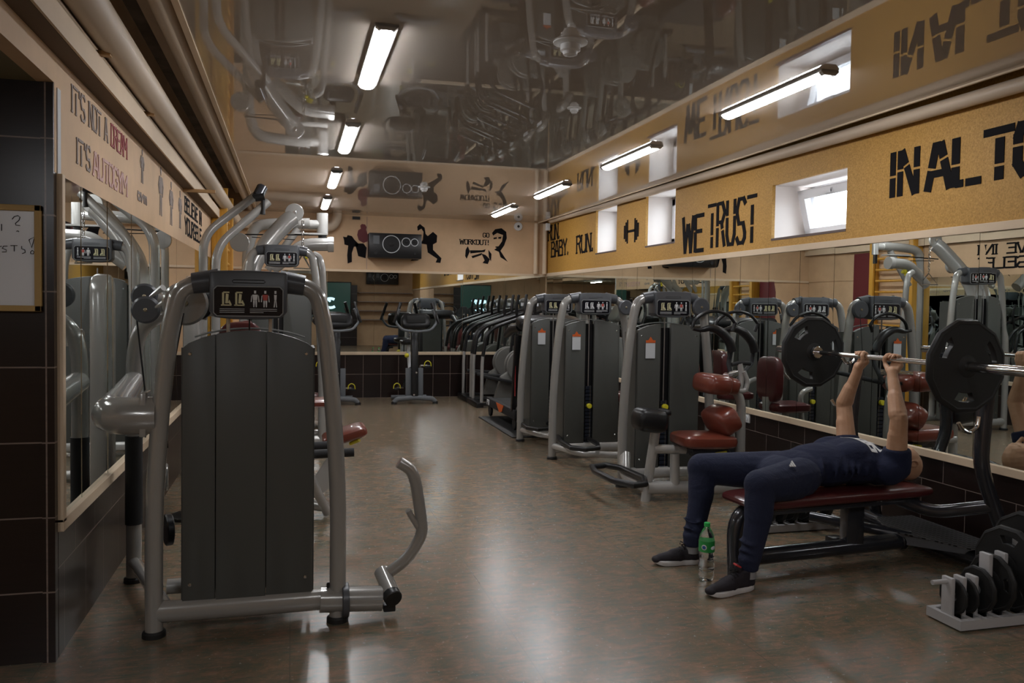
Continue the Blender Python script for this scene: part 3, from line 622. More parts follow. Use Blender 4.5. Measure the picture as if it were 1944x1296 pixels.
def tower(x, y, name, label, cat, card=True, slot=True, top=1.53, hw=0.375, group=None, base=True, mc='picto_yellow', pin=0.62, foot=True, cx0=0.0):
    """weight-stack tower: local x from -hw to hw, front towards -y; returns the thing"""
    t = thing(name, label, cat, (x, y, 0), group); k = top/1.53
    X = lambda a: x+a; zt = top-0.045
    for s in (-1, 1):
        nm = 'frame_leg'
        MB().tube([(X(s*hw), y, 0.02), (X(s*hw), y, 0.55*k), (X(s*(hw-0.025)), y, 0.95*k), (X(s*(hw-0.06)), y, 1.28*k), (X(s*(hw-0.10)), y, zt-0.03), (X(s*0.16), y, zt)], 0.036, 18, fr=0.17, ry=1.0).build(nm, 'silver', t)
        MB().lathe((X(s*hw), y, 0), (0, 0, 1), [(0, 0.047), (0.018, 0.047), (0.026, 0.040)]).build('rubber_foot', 'rubber', t)
    # head
    hd = MB(); n = 16
    prof = []
    for i in range(n+1): a = -0.155+0.31*i/n; prof.append((a, zt+0.045-0.10*a*a*4*0.6))
    prof += [(0.155, top-0.17), (0.135, top-0.195), (0.06, top-0.203), (-0.06, top-0.203), (-0.135, top-0.195), (-0.155, top-0.17)]
    hd.prism(prof, (x, y+0.055, 0), (1, 0, 0), (0, 0, 1), 0.125)
    h = hd.build('display_head', 'head_plastic', t, bev=0.008)
    for s in (-1, 1):
        MB().tube([(X(s*0.12), y, zt+0.004), (X(s*0.225), y, zt-0.012)], [0.049, 0.044], 18).build('sleeve', 'head_plastic', h)
    yf = y-0.071
    pw, ph = 0.27, 0.118; ox, oz = x-pw/2, top-0.187
    def rr(w, hh, c): return [(c, 0), (w-c, 0), (w, c), (w, hh-c), (w-c, hh), (c, hh), (0, hh-c), (0, c)]
    MB().prism(rr(pw+0.008, ph+0.008, 0.014), (ox-0.004, yf+0.001, oz-0.004), (1, 0, 0), (0, 0, 1), 0.002).build('sign_border', 'shroud_edge', h)
    pn = MB().prism(rr(pw, ph, 0.012), (ox, yf-0.001, oz), (1, 0, 0), (0, 0, 1), 0.003).build('instruction_sign', 'panel_black', h)
    a, b, c = MB(), MB(), MB(); pictogram(a, b, c, (ox, yf-0.004, oz), pw, ph, 0, 1)
    me = a
    dd = a.build('body_drawing', 'picto_white', h, smooth=False); b.build('muscle_drawing', 'picto_red', h, smooth=False); c.build('exercise_drawing', mc, h, smooth=False)
    lg = MB(); 
    lg.tube([(x-0.065, yf+0.002, top-0.045), (x-0.06, yf+0.002, top-0.04), (x+0.06, yf+0.002, top-0.04), (x+0.066, yf+0.002, top-0.047), (x+0.06, yf+0.002, top-0.052), (x-0.06, yf+0.002, top-0.052)], 0.002, 6, closed=True)
    lg.build('emboss', 'black', h)
    # shroud
    def arch(w, z0, z1, ar, x0):
        p = [(x0-w/2, z0), (x0+w/2, z0), (x0+w/2, z1-ar*0.1)]
        for i in range(1, 16): u = 1-2*i/16; p.append((x0+w/2*u, z1+ar*(1-u*u)**0.8))
        p.append((x0-w/2, z1-ar*0.1)); return p
    zs = (1.225)*k; yb = y+0.02
    if slot:
        sx = -0.03+cx0; sw_ = 0.044
        pl = arch(0.53, 0.10, zs, 0.055, 0)
        L = [p for p in pl if p[0] < sx-0.022]; Rr = [p for p in pl if p[0] > sx+0.022]
        zz = zs+0.05
        left = [(-0.265, 0.10), (sx-sw_, 0.10), (sx-sw_, zz)] + [p for p in pl[3:-1] if p[0] < sx-0.05] + [(-0.265, zs)]
        right = [(sx+sw_, 0.10), (0.265, 0.10), (0.265, zs)] + [p for p in pl[3:-1] if p[0] > sx+0.05] + [(sx+sw_, zz)]
        MB().prism(left, (x, yb, 0), (1, 0, 0), (0, 0, 1), 0.035).build('shroud_panel', 'shroud', t, bev=0.004)
        MB().prism(right, (x, yb, 0), (1, 0, 0), (0, 0, 1), 0.035).build('shroud_panel', 'shroud', t, bev=0.004)
        MB().box(X(sx-0.06), X(sx+0.06), yb+0.01, yb+0.03, 0.10, zz-0.03).build('shroud_back', 'black', t, smooth=False)
        st = MB()
        for i in range(16): z = 0.13+i*0.034; st.box(X(sx-0.03), X(sx+0.03), yb-0.022, yb+0.01, z, z+0.026)
        so = st.build('weight_stack', 'stack_blue', t, smooth=False)
        nm = MB()
        nm.box(X(sx+0.015), X(sx+0.018), yb-0.0235, yb-0.022, 0.135, 0.13+16*0.034)
        nm.build('weight_mark', 'stud', so, smooth=False)
        pz = 0.13+0.034*int((pin-0.13)/0.034)+0.015
        MB().disc((X(sx+0.002), yb-0.04, pz), (0, 1, 0), 0.023, 0.035).build('selector_pin', 'yellow', so)
        MB().tube([(X(sx), yb-0.005, 0.66), (X(sx), yb-0.005, 1.33*k)], 0.006, 8).build('guide_rod', 'steel', t)
    else:
        MB().prism([(-0.265, 0.13), (-0.135, 0.105), (-0.135, zs+0.037), (-0.19, zs+0.022), (-0.24, zs+0.0), (-0.265, zs-0.02)], (x, yb+0.004, 0), (1, 0, 0), (0, 0, 1), 0.035).build('shroud_panel', 'shroud', t, bev=0.003)
        MB().prism([(-0.132, 0.10), (0.07, 0.10), (0.07, zs+0.05), (0, zs+0.055), (-0.07, zs+0.05), (-0.132, zs+0.038)], (x, yb, 0), (1, 0, 0), (0, 0, 1), 0.035).build('shroud_panel', 'shroud', t, bev=0.003)
        MB().prism([(0.072, 0.105), (0.265, 0.13), (0.265, zs-0.02), (0.24, zs), (0.19, zs+0.022), (0.13, zs+0.04), (0.072, zs+0.05)], (x, yb+0.004, 0), (1, 0, 0), (0, 0, 1), 0.035).build('shroud_panel', 'shroud', t, bev=0.003)
        for s in (-0.085, 0.085):
            MB().tube([(X(s), y+0.0, zs+0.02), (X(s), y+0.0, top-0.15)], 0.008, 8).build('guide_rod', 'steel', t)
        MB().tube([(x, y+0.0, zs+0.04), (x, y+0.0, top-0.15)], 0.0035, 6).build('steel_cable', 'cable', t)
    for s in (-1, 1):                                   # thin rear edge of the cover, and its curved rim
        MB().box(X(s*0.265)-0.006, X(s*0.265)+0.006, yb-0.01, yb+0.22, 0.12, zs-0.02).build('side_cover', 'shroud', t, smooth=False)
        for z in (0.21, zs-0.045):
            MB().disc((X(s*0.235), yb-0.034, z), (0, 1, 0), 0.008, 0.008, 10).build('screw', 'chrome', t)
    pl = arch(0.525, 0.1, zs, 0.055, 0)[3:-1]
    MB().tube([(x+p[0], yb+0.10, p[1]+0.004) for p in pl], 0.005, 6).build('cover_rim', 'shroud_edge', t)
    MB().box(X(-0.24), X(0.24), yb+0.19, yb+0.22, 0.1, zs-0.01).build('rear_cover', 'shroud', t, smooth=False)
    if card:
        c = MB().box(X(-0.205), X(-0.125), yb-0.045, yb-0.042, zs-0.22, zs-0.09)
        co = c.build('info_card', 'paper', t, smooth=False)
        MB().box(X(-0.205), X(-0.125), yb-0.048, yb-0.045, zs-0.098, zs-0.078).prism([(-0.02, 0), (0.02, 0), (0, 0.028)], (X(-0.165), yb-0.045, zs-0.078), (1, 0, 0), (0, 0, 1), 0.002).build('hanger', 'orange', co, smooth=False)
    if base:
        MB().tube([(X(-hw+0.01), y, 0.10), (X(hw-0.01), y, 0.10)], 0.034, 18, ry=1.35).build('base_beam', 'silver_light' if slot else 'silver', t)
    return t
def pulley(t, c, axis, r=0.06, w=0.03, m='head_plastic'):
    p = MB().disc(c, axis, r, w, 32, 0.01).build('pulley', m, t)
    MB().disc(Vector(c)-Vector(axis)*0.0-Vector((0, (w/2+0.002), 0)), (0, 1, 0), r*0.14, 0.01, 12).build('axle_bolt', 'stud', p) if abs(Vector(axis).y) > 0.5 else None
    return p

# A: nearest machine on the left
A = tower(-0.173, 3.63, 'leg_machine', 'nearest dark grey weight tower at left with a bent silver lever by the floor', 'exercise machine', card=False, slot=False)
MB().tube([(-0.173+0.30, 3.63, 0.10), (0.395, 3.63, 0.085)], 0.056, 18, ry=1.0).build('lever_beam', 'silver', A)
MB().disc((0.235, 3.63, 0.09), (1, 0, 0), 0.075, 0.03).build('collar', 'head_plastic', A)
MB().disc((0.16, 3.62, 0.165), (0, 0, 1), 0.007, 0.025, 10).build('lock_knob', 'black', A)
lv = MB().tube([(0.425, 3.70, 0.17), (0.52, 3.66, 0.25), (0.578, 3.65, 0.36), (0.572, 3.65, 0.43), (0.545, 3.65, 0.60), (0.525, 3.65, 0.655), (0.468, 3.65, 0.69)], 0.027, 16, fr=0.06).build('foot_lever', 'silver', A)
MB().tube([(0.562, 3.65, 0.385), (0.528, 3.63, 0.44), (0.508, 3.62, 0.478)], 0.014, 12, fr=0.02).build('cable_peg', 'silver', lv)
MB().tube([(0.405, 3.72, 0.175), (0.435, 3.60, 0.115)], 0.037, 18).build('pivot_tube', 'silver', A)
MB().disc((0.437, 3.585, 0.105), (0.25, -0.9, -0.3), 0.04, 0.04).build('pivot_knob', 'black', A)
MB().box(0.40, 0.455, 3.60, 3.66, 0.03, 0.06).build('pivot_foot', 'black', A, bev=0.006)
# rear station of machine A
MB().tube([(-0.752, 4.37, 0.02), (-0.752, 4.37, 1.13), (-0.72, 4.37, 1.27), (-0.60, 4.37, 1.34), (-0.30, 4.2, 1.37)], 0.036, 18, fr=0.12).build('rear_post', 'silver', A)
MB().tube([(-0.752, 4.37, 0.29), (-0.752, 4.37, 0.73)], 0.041, 16).build('post_sleeve', 'black_matte', A)
MB().lathe((-0.752, 4.37, 0), (0, 0, 1), [(0, 0.047), (0.018, 0.047), (0.026, 0.040)]).build('rubber_foot', 'rubber', A)
MB().tube([(-0.54, 3.66, 0.922), (-0.66, 3.66, 0.922), (-0.70, 3.67, 0.923), (-0.722, 3.70, 0.925), (-0.728, 3.75, 0.93), (-0.735, 3.95, 0.955), (-0.75, 4.35, 1.0)], [0.078, 0.078, 0.077, 0.076, 0.073, 0.06, 0.05], 24).build('arm_elbow', 'silver', A)
MB().box(-0.60, -0.575, 3.6, 3.74, 0.84, 1.02).build('arm_flange', 'silver', A, bev=0.004)
q = WY(277, 588, 4.0); pulley(A, (q.x, 4.0, q.z), (0, 1, 0), 0.062, 0.035)
q = WY(275, 562, 4.3); pulley(A, (q.x, 4.3, q.z), (0, 1, 0), 0.062, 0.035)
q = WY(352, 576, 3.78); pulley(A, (q.x, 3.78, q.z), (0, 1, 0), 0.095, 0.03, 'silver')
q = WY(372, 576, 3.84); pulley(A, (q.x, 3.84, q.z), (0, 1, 0), 0.075, 0.05, 'black')
MB().tube([WY(285, 563, 3.95), WY(310, 546, 3.9)], [0.006, 0.016], 8).tube([WY(296, 583, 3.95), WY(318, 570, 3.9)], [0.006, 0.016], 8).build('pulley_bracket', 'silver_light', A)
MB().tube([WY(260, 608, 4.05), WY(275, 740, 4.05), WY(276, 830, 4.05)], 0.004, 6).build('steel_cable', 'cable', A)
MB().tube([WY(348, 594, 3.75), WY(314, 780, 3.75), WY(318, 850, 3.75)], 0.004, 6).build('steel_cable', 'cable', A)
q = WY(316, 905, 3.85); MB().disc(q, (0.95, 0.1, 0), 0.06, 0.012).build('cam_disc', 'silver_light', A)
q = WY(320, 1005, 3.9); MB().disc(q, (0.9, 0.3, 0), 0.07, 0.03).build('cam_wheel', 'black', A)
MB().tube([(-0.54, 3.95, 0.10), (-0.10, 3.95, 0.10)], 0.035, 14).tube([(-0.752, 4.37, 0.10), (-0.50, 3.66, 0.10)], 0.03, 14).tube([(-0.36, 3.63, 0.10), (-0.36, 4.6, 0.10), (0.05, 4.6, 0.10)], 0.035, 14, fr=0.1).build('base_tube', 'silver', A)
MB().tube([WY(300, 575, 4.1), WY(395, 590, 4.1)], 0.045, 16).build('cross_tube', 'silver', A)
R1 = Matrix.Rotation(0.9, 3, 'X')
MB().pad((-0.25, 4.35, 1.05), 0.24, 0.09, 0.5).build('back_pad', 'maroon_pad', A)

# C: seated machine behind it, red seat showing beside the near tower
Cm = thing('row_machine', 'seated machine with red seat and yellow lever showing past the nearest tower', 'exercise machine', (0.0, 5.7, 0))
MB().pad((0.345, 5.56, 0.52), 0.30, 0.30, 0.085, Matrix.Rotation(-0.28, 3, 'Y')).build('seat', 'red_pad', Cm)
MB().pad((0.08, 5.40, 0.72), 0.07, 0.26, 0.62).build('back_pad', 'red_pad', Cm)
MB().pad((0.17, 6.2, 0.665), 0.3, 0.3, 0.06).build('arm_pad', 'red_pad', Cm)
MB().tube([WY(665, 842, 5.5), WY(682, 835, 5.45)], 0.012, 10).build('adjust_lever', 'yellow', Cm)
MB().tube([WY(590, 848, 5.4), WY(628, 845, 5.4)], 0.03, 14).build('roller_pad', 'black_matte', Cm)
MB().tube([WY(592, 862, 5.2), WY(672, 858, 5.2)], 0.028, 14).build('roller_pad', 'black_matte', Cm)
MB().tube([(0.06, 5.3, 0.42), (0.235, 5.45, 0.02)], 0.03, 14).tube([(0.06, 5.3, 0.42), (0.24, 5.55, 0.42), (0.30, 5.58, 0.47)], 0.04, 14).tube([(-0.35, 5.8, 0.10), (0.235, 5.45, 0.06)], 0.035, 14).build('seat_frame', 'silver_light', Cm)
MB().prism([(0, 0), (0.14, 0.22), (0.14, 0.0), (0.05, -0.06)], (0.1, 5.4, 0.2), (1, 0, 0), (0, 0, 1), 0.02).build('side_plate', 'silver_light', Cm)
MB().prism([(-0.13, 0.02), (0.13, 0.02), (0.13, 1.44), (0.115, 1.50), (0.08, 1.54), (0.0, 1.56), (-0.08, 1.54), (-0.115, 1.50), (-0.13, 1.44)], (-0.66, 5.6, 0), (0, 1, 0), (0, 0, 1), 0.10).build('main_column', 'silver', Cm, bev=0.02)
MB().lathe((-0.61, 5.6, 0), (0, 0, 1), [(0, 0.14), (0.02, 0.14), (0.03, 0.1)]).build('column_foot', 'rubber', Cm)
MB().tube([(-0.5, 5.6, 1.16), (-0.25, 5.6, 1.16), (-0.1, 5.6, 0.95)], 0.055, 20, fr=0.1).build('press_arm', 'silver', Cm)

# D: two lifting arms with hand grips
Dm = thing('pull_up_station', 'tall station with two slanting parallel tubes reaching up towards the ceiling', 'exercise machine', (-0.6, 7.0, 0))
arm1 = MB().tube([(-0.69, 7.0, 0.02), (-0.69, 7.0, 1.93), (-0.24, 7.15, 2.33)], 0.034, 16, fr=0.14).build('post', 'silver', Dm)
arm2 = MB().tube([(-0.58, 6.85, 0.02), (-0.58, 6.85, 1.83), (-0.19, 7.0, 2.22)], 0.034, 16, fr=0.14).build('post', 'silver', Dm)
MB().tube([WY(489, 374, 7.0), WY(498, 356, 7.05)], 0.045, 16).build('grip_clamp', 'frame_dark', Dm)
MB().tube([WY(484, 376, 6.95), WY(502, 373, 6.95)], 0.03, 14).build('grip_hub', 'black', Dm)
MB().tube([WY(499.5, 380, 6.95), WY(499.5, 396, 6.95), WY(499, 407, 6.95)], [0.016, 0.016, 0.02], 12).build('hand_grip', 'black', Dm)
MB().tube([(-0.69, 7.0, 0.05), (-0.58, 6.85, 0.05), (0.1, 6.9, 0.05)], 0.04, 14).build('base_beam', 'silver', Dm)
MB().pad((-0.35, 6.9, 1.0), 0.12, 0.3, 0.5).build('back_pad', 'maroon_pad', Dm)

# E: tall lat pulldown tower with curved arm
Em = tower(-0.09, 7.9, 'lat_pulldown_machine', 'tall weight tower at left with a curved pale arm and pulley on top', 'exercise machine', card=False, top=1.93, hw=0.37)
MB().tube([(-0.40, 8.2, 0.02), (-0.40, 8.2, 1.60), (-0.36, 8.26, 1.78), (-0.20, 8.35, 2.02), (-0.05, 8.42, 2.20), (0.0, 8.45, 2.24)], 0.085, 22, fr=0.1).build('curved_arm', 'silver_light', Em)
p = MB().disc((0.02, 8.42, 2.29), (0, 1, 0), 0.09, 0.03).build('pulley', 'silver_light', Em); MB().disc((0.02, 8.40, 2.29), (0, 1, 0), 0.02, 0.012, 12).build('axle_bolt', 'chrome', p)
ch = MB()
for i in range(9): ch.tube([(0.10+0.010*math.cos(a), 8.42+0.010*math.sin(a)*(i % 2), 2.20-0.036*i+0.02*math.sin(a)) for a in [2*PI*k/8 for k in range(8)]], 0.004, 5, closed=True)
ch.build('chain', 'chrome', Em)
MB().tube([(0.10, 8.42, 1.88), (0.02, 8.36, 1.74), (0.18, 8.48, 1.74)], 0.012, 8, closed=True).build('row_handle', 'chrome', Em)
MB().tube([(-0.40, 8.3, 0.10), (0.30, 8.3, 0.10)], 0.04, 14).tube([(0.1, 8.3, 0.1), (0.1, 8.3, 0.42)], 0.035, 14).build('seat_frame', 'silver', Em)
MB().pad((0.1, 8.3, 0.47), 0.36, 0.3, 0.08).build('seat', 'maroon_pad', Em)

# F: cable machine with horizontal beam, cylinder and lower arm
Fm = thing('cable_crossover_machine', 'cable machine with a horizontal silver beam and upright cylinder behind the towers', 'exercise machine', (-0.45, 9.5, 0))
Y = 9.2
MB().tube([WY(470, 520, Y), WY(470, 470, Y), WY(484, 428, Y), WY(520, 424, Y), WY(588, 424, Y)], 0.058, 18, fr=0.2).build('top_beam', 'silver', Fm)
MB().tube([(WY(470, 520, Y).x, Y, 0.02), (WY(470, 520, Y).x, Y, WY(470, 520, Y).z+0.02)], 0.058, 18).build('mast', 'silver', Fm)
MB().lathe((WY(470, 520, Y).x, Y, 0), (0, 0, 1), [(0, 0.1), (0.02, 0.1), (0.03, 0.06)]).build('mast_foot', 'rubber', Fm)
MB().tube([WY(585, 426, Y), WY(612, 426, Y)], 0.05, 16).build('beam_clamp', 'silver_light', Fm)
MB().tube([WY(612, 405, Y), WY(612, 446, Y)], 0.062, 20).build('swivel_cylinder', 'silver_light', Fm)
MB().tube([WY(612, 446, Y), WY(612, 466, Y)], 0.045, 16).build('swivel_neck', 'black', Fm)
MB().tube([WY(516, 510, Y-0.4), WY(574, 467, Y-0.4), WY(592, 464, Y-0.4), WY(628, 464, Y-0.4)], 0.068, 18, fr=0.15).build('lower_arm', 'silver', Fm)
MB().tube([WY(622, 464, Y-0.4), WY(633, 464, Y-0.4)], 0.08, 18).build('arm_cap', 'silver_light', Fm)
MB().tube([WY(566, 434, Y), WY(508, 512, Y)], 0.04, 14).build('diagonal_strut', 'silver', Fm)
MB().tube([WY(465, 445, Y-0.3), WY(620, 446, Y-0.3)], 0.008, 6).tube([WY(478, 450, Y-0.3), WY(560, 455, Y-0.3)], 0.005, 6).build('steel_cable', 'cable', Fm)
MB().box(WY(562, 0, Y).x, WY(622, 0, Y).x, Y-0.35, Y-0.2, WY(600, 450, Y).z, WY(600, 447, Y).z).build('swivel_plate', 'silver_light', Fm, smooth=False)
pp = WY(455, 460, Y-0.5); MB().disc(pp, (0, 1, 0), 0.095, 0.05).build('pulley', 'silver', Fm)
MB().tube([WY(580, 484, 8.8), WY(592, 482, 8.8)], 0.022, 8).sphere(WY(585, 480, 8.8), 0.03).sphere(WY(580, 488, 8.8), 0.025).build('clamp_knob', 'yellow', Fm)
MB().tube([WY(594, 482, 8.6), WY(606, 488, 8.6), WY(612, 510, 8.6), WY(614, 560, 8.6), WY(620, 640, 8.6)], 0.036, 14, fr=0.1).build('side_frame', 'silver', Fm)
MB().tube([(WY(470, 520, Y).x, Y, 0.06), (0.3, Y, 0.06), (0.36, 8.7, 0.06)], 0.045, 14, fr=0.1).tube([WY(620, 640, 8.6), (WY(620, 640, 8.6).x, 8.6, 0.04)], 0.036, 14).build('base_beam', 'silver', Fm)

# wooden wall bars
t = thing('wall_bars', 'yellow wooden wall bars with a dark red back on the far left wall', 'wall bars', (-0.8, 10.1, 0))
for y in (9.7, 10.6): MB().box(XL+0.005, -0.70, y-0.045, y+0.045, 0, 2.66).build('upright', 'yellow_wood', t, bev=0.004)
for i in range(15): MB().tube([(-0.75, 9.7, 0.2+0.165*i), (-0.75, 10.6, 0.2+0.165*i)], 0.018, 10).build('rung', 'yellow_wood', t)
MB().box(XL+0.002, XL+0.02, 10.68, 11.2, 0, 2.3).build('back_board', 'maroon_wall', t, smooth=False)

# ------------------------------------------------------------------ the right-hand row
def foot_loop(t, x, y, w=0.34, z=0.20, m='black'):
    MB().tube([(x-0.02, y+0.02, z-0.02), (x-0.20, y-0.30, z+0.06), (x-0.02, y-0.46, z), (x+0.20, y-0.40, z-0.06), (x+0.10, y-0.10, z-0.04)], 0.022, 14, fr=0.07, closed=False).build('foot_bar', m, t)
M1 = tower(2.875, 5.9, 'lower_back_machine', 'nearest weight machine of the right row with brown seat and back pads', 'exercise machine', pin=0.61, mc='picto_yellow')
def tb(pts, r, Yd, name, m, t, fr=0.05, ry=1, seg=16): 
    q = [WY(p[0], p[1], p[2] if len(p) > 2 else Yd) for p in pts]; return MB().tube(q, r, seg, fr=fr, ry=ry).build(name, m, t)
tb([(1228, 925, 5.42), (1375, 925, 5.38), (1500, 925, 5.38)], 0.048, 5.4, 'front_beam', 'silver_light', M1)
tb([(1225, 952, 5.43), (1232, 900, 5.43), (1245, 815, 5.4)], 0.036, 5.4, 'pad_post', 'silver_light', M1)
MB().pad(WY(1233, 797, 5.4), 0.235, 0.20, 0.17, Matrix.Rotation(0.12, 3, 'Y'), e=0.35).build('leg_pad', 'black', M1)
MB().pad(WY(1262, 782, 5.4), 0.05, 0.14, 0.05).build('pad_cap', 'black', M1)
tb([(1240, 852), (1330, 853)], 0.034, 5.4, 'seat_rail', 'silver_light', M1)
tb([(1281, 860), (1281, 922)], 0.036, 5.4, 'seat_post', 'silver_light', M1)
MB().tube([WY(1186, 860, 5.9), WY(1186, 905, 5.8), WY(1228, 925, 5.42)], 0.045, 16, fr=0.1).build('link_beam', 'silver_light', M1)
MB().pad(WY(1335, 834, 5.36), 0.44, 0.34, 0.11, Matrix.Rotation(0.03, 3, 'Y'), e=0.4).build('seat', 'red_pad', M1)
MB().box(*(lambda a, b: (a.x, b.x, 5.28, 5.46, b.z, a.z))(WY(1305, 848, 5.36), WY(1385, 860, 5.36))).build('seat_carriage', 'frame_dark', M1, bev=0.01)
MB().pad(WY(1369, 796, 5.36), 0.17, 0.34, 0.20, Matrix.Rotation(-0.5, 3, 'Y'), e=0.4).build('back_pad', 'red_pad', M1)
tb([(1388, 845), (1392, 820), (1378, 805)], 0.02, 5.36, 'pad_bracket', 'silver_light', M1)
MB().pad(WY(1352, 728, 5.36), 0.19, 0.34, 0.15, Matrix.Rotation(0.1, 3, 'Y'), e=0.4).build('chest_pad', 'red_pad', M1)
MB().pad(WY(1375, 730, 5.40), 0.14, 0.28, 0.13, Matrix.Rotation(0.2, 3, 'Y'), e=0.4).build('chest_pad', 'red_pad', M1)
tb([(1404, 940), (1406, 860), (1407, 765), (1400, 745), (1383, 733), (1378, 727)], 0.034, 5.36, 'lever_post', 'silver', M1, fr=0.08)
tb([(1403, 745), (1409, 715), (1404, 690)], 0.022, 5.36, 'lever_arm', 'silver_light', M1)
tb([(1402, 742), (1415, 742), (1420, 725), (1412, 705)], 0.018, 5.34, 'lever_arm', 'silver_light', M1)
tb([(1389, 692), (1405, 688), (1424, 690)], 0.016, 5.36, 'hand_bar', 'black_matte', M1)
MB().tube([WY(1378, 713, 5.3), WY(1398, 708, 5.45)], 0.024, 14).build('pivot_joint', 'chrome', M1)
MB().disc(WY(1400, 731, 5.3), (0, 1, 0), 0.022, 0.03).build('pivot_cap', 'black', M1)
tb([(1338, 890), (1338, 865), (1343, 861), (1362, 860)], 0.008, 5.3, 'adjust_rod', 'chrome', M1, fr=0.02)
tb([(1358, 862), (1379, 859)], 0.014, 5.28, 'adjust_lever', 'yellow', M1)
tb([(1380, 852), (1386, 862), (1385, 880)], 0.012, 5.28, 'lever_hook', 'black', M1)
MB().tube([WZ(x_, y_, 0.17) for x_, y_ in ((1124, 886), (1150, 883), (1178, 888), (1222, 908), (1225, 918), (1205, 921), (1165, 912), (1130, 895))], 0.024, 12, closed=True).build('foot_plate_bar', 'black', M1)
q = WY(1330, 583, 5.85); pulley(M1, (q.x, 5.85, q.z), (0, 1, 0), 0.075, 0.04)
for k, (dx, dy, yy_) in enumerate(((0, 0, 5.55), (43, 1, 5.95))):     # curved black arm cushions
    pts = [(1314, 624), (1318, 608), (1335, 594), (1360, 589), (1385, 598), (1397, 616)]
    MB().tube(fillet([WY(x+dx, y+dy, yy_) for x, y in pts], 0.05), 0.013, 12).build('arm_ring', 'black', M1)
    pts = [(1315, 624), (1330, 627), (1350, 621), (1372, 631), (1386, 650), (1390, 667)]
    w = fillet([WY(x+dx, y+dy, yy_-0.03) for x, y in pts], 0.06); n = len(w)
    MB().tube(w, [0.012+0.024*min(1, i/(n*0.6)) for i in range(n)], 14).build('arm_cushion', 'black', M1)
    MB().tube([WY(1396+dx, 612+dy, yy_), WY(1390+dx, 628+dy, yy_)], 0.014, 10).build('ring_strut', 'black', M1)
    MB().tube([WY(1388+dx, 664+dy, yy_), WY(1383+dx, 690, yy_), WY(1392, 730, 5.45)], 0.018, 10).build('cushion_post', 'black_matte', M1)
MB().tube([WY(1344, 592, 5.8), WY(1356, 730, 5.7)], 0.003, 6).build('steel_cable', 'cable', M1)

M2 = tower(2.69, 7.1, 'leg_extension_machine', 'middle weight machine of the right row, tower between two similar ones', 'exercise machine', pin=0.50, mc='picto_white')
M3 = tower(2.665, 8.1, 'leg_curl_machine', 'farthest weight machine of the right row, next to the treadmill', 'exercise machine', pin=0.60, mc='picto_yellow')
for t, x, y in ((M2, 2.32, 7.0), (M3, 2.30, 8.0)):
    pts = ((1060, 828), (1085, 825), (1110, 829), (1134, 842), (1136, 850), (1112, 853), (1085, 850), (1065, 838)) if t is M2 else ((984, 799), (1008, 796), (1030, 798), (1046, 806), (1044, 813), (1022, 815), (1002, 812))
    MB().tube([WZ(x_, y_, 0.18) for x_, y_ in pts], 0.022, 12, closed=True).build('foot_bar', 'black', t)
    MB().tube([(x+0.0, y+0.1, 0.12), (x+0.12, y-0.30, 0.12), (x+0.45, y-0.35, 0.10)], 0.03, 14, fr=0.1).build('front_beam', 'silver_light', t)
    pulley(t, (x+0.66, y+0.02, 1.40), (0, 1, 0), 0.07, 0.04)
    MB().tube([(x+0.70, y-0.3, 0.10), (x+0.75, y-0.3, 0.62), (x+0.62, y-0.28, 0.66)], 0.025, 12, fr=0.08).build('leg_lever', 'silver_light', t)
    MB().pad((x+0.95, y-0.35, 0.50), 0.40, 0.32, 0.10).build('seat', 'maroon_pad', t)
    MB().pad((x+1.12, y-0.35, 0.76), 0.09, 0.32, 0.42).build('back_pad', 'maroon_pad', t)
    MB().tube([(x+0.45, y-0.35, 0.10), (x+1.12, y-0.35, 0.10), (x+1.15, y-0.35, 0.6)], 0.035, 14, fr=0.1).tube([(x+0.95, y-0.35, 0.1), (x+0.95, y-0.35, 0.45)], 0.03, 12).build('seat_frame', 'silver_light', t)
tb([(1272, 690, 6.7), (1268, 712, 6.7), (1256, 722, 6.7)], 0.012, 6.7, 'grab_handle', 'silver_light', M2)

# ------------------------------------------------------------------ treadmill on its mat
tag(MB().box(2.26, 3.15, 8.30, 9.92, 0.0, 0.012).build('floor_mat', 'rubber', bev=0.004), 'thin black mat lying under the treadmill', 'mat')
t = thing('treadmill', 'black treadmill with white P18 lettering and red mark on its side', 'treadmill', (2.75, 9.1, 0.012))
MB().box(2.40, 3.08, 8.55, 9.85, 0.16, 0.22).build('deck', 'black', t, bev=0.012)
MB().box(2.38, 2.46, 8.5, 9.87, 0.14, 0.245).build('side_rail', 'black_matte', t, bev=0.012); MB().box(3.02, 3.10, 8.5, 9.87, 0.14, 0.245).build('side_rail', 'black_matte', t, bev=0.012)
MB().box(2.47, 3.01, 8.6, 9.83, 0.222, 0.232).build('running_belt', 'belt', t, smooth=False)
MB().pad((2.74, 8.52, 0.20), 0.66, 0.34, 0.26).build('motor_hood', 'machine_grey', t)
for x in (2.42, 3.06):
    for y in (8.62, 9.78): MB().disc((x, y, 0.085), (1, 0, 0), 0.072, 0.03).build('wheel', 'rubber', t)
mb = MB(); lettering(mb, 'P18', (2.379, 9.80, 0.165), (0, -1, 0), (0, 0, 1), 0.055, 0.04, 0.012, 0.3, 0.003); mb.build('side_lettering', 'paper', t, smooth=False)
MB().prism([(-0.18, 0.05), (0.18, 0.05), (0.10, -0.03), (-0.02, -0.05)], (2.378, 9.15, 0.19), (0, -1, 0), (0, 0, 1), 0.003).build('side_mark', 'orange', t, smooth=False)
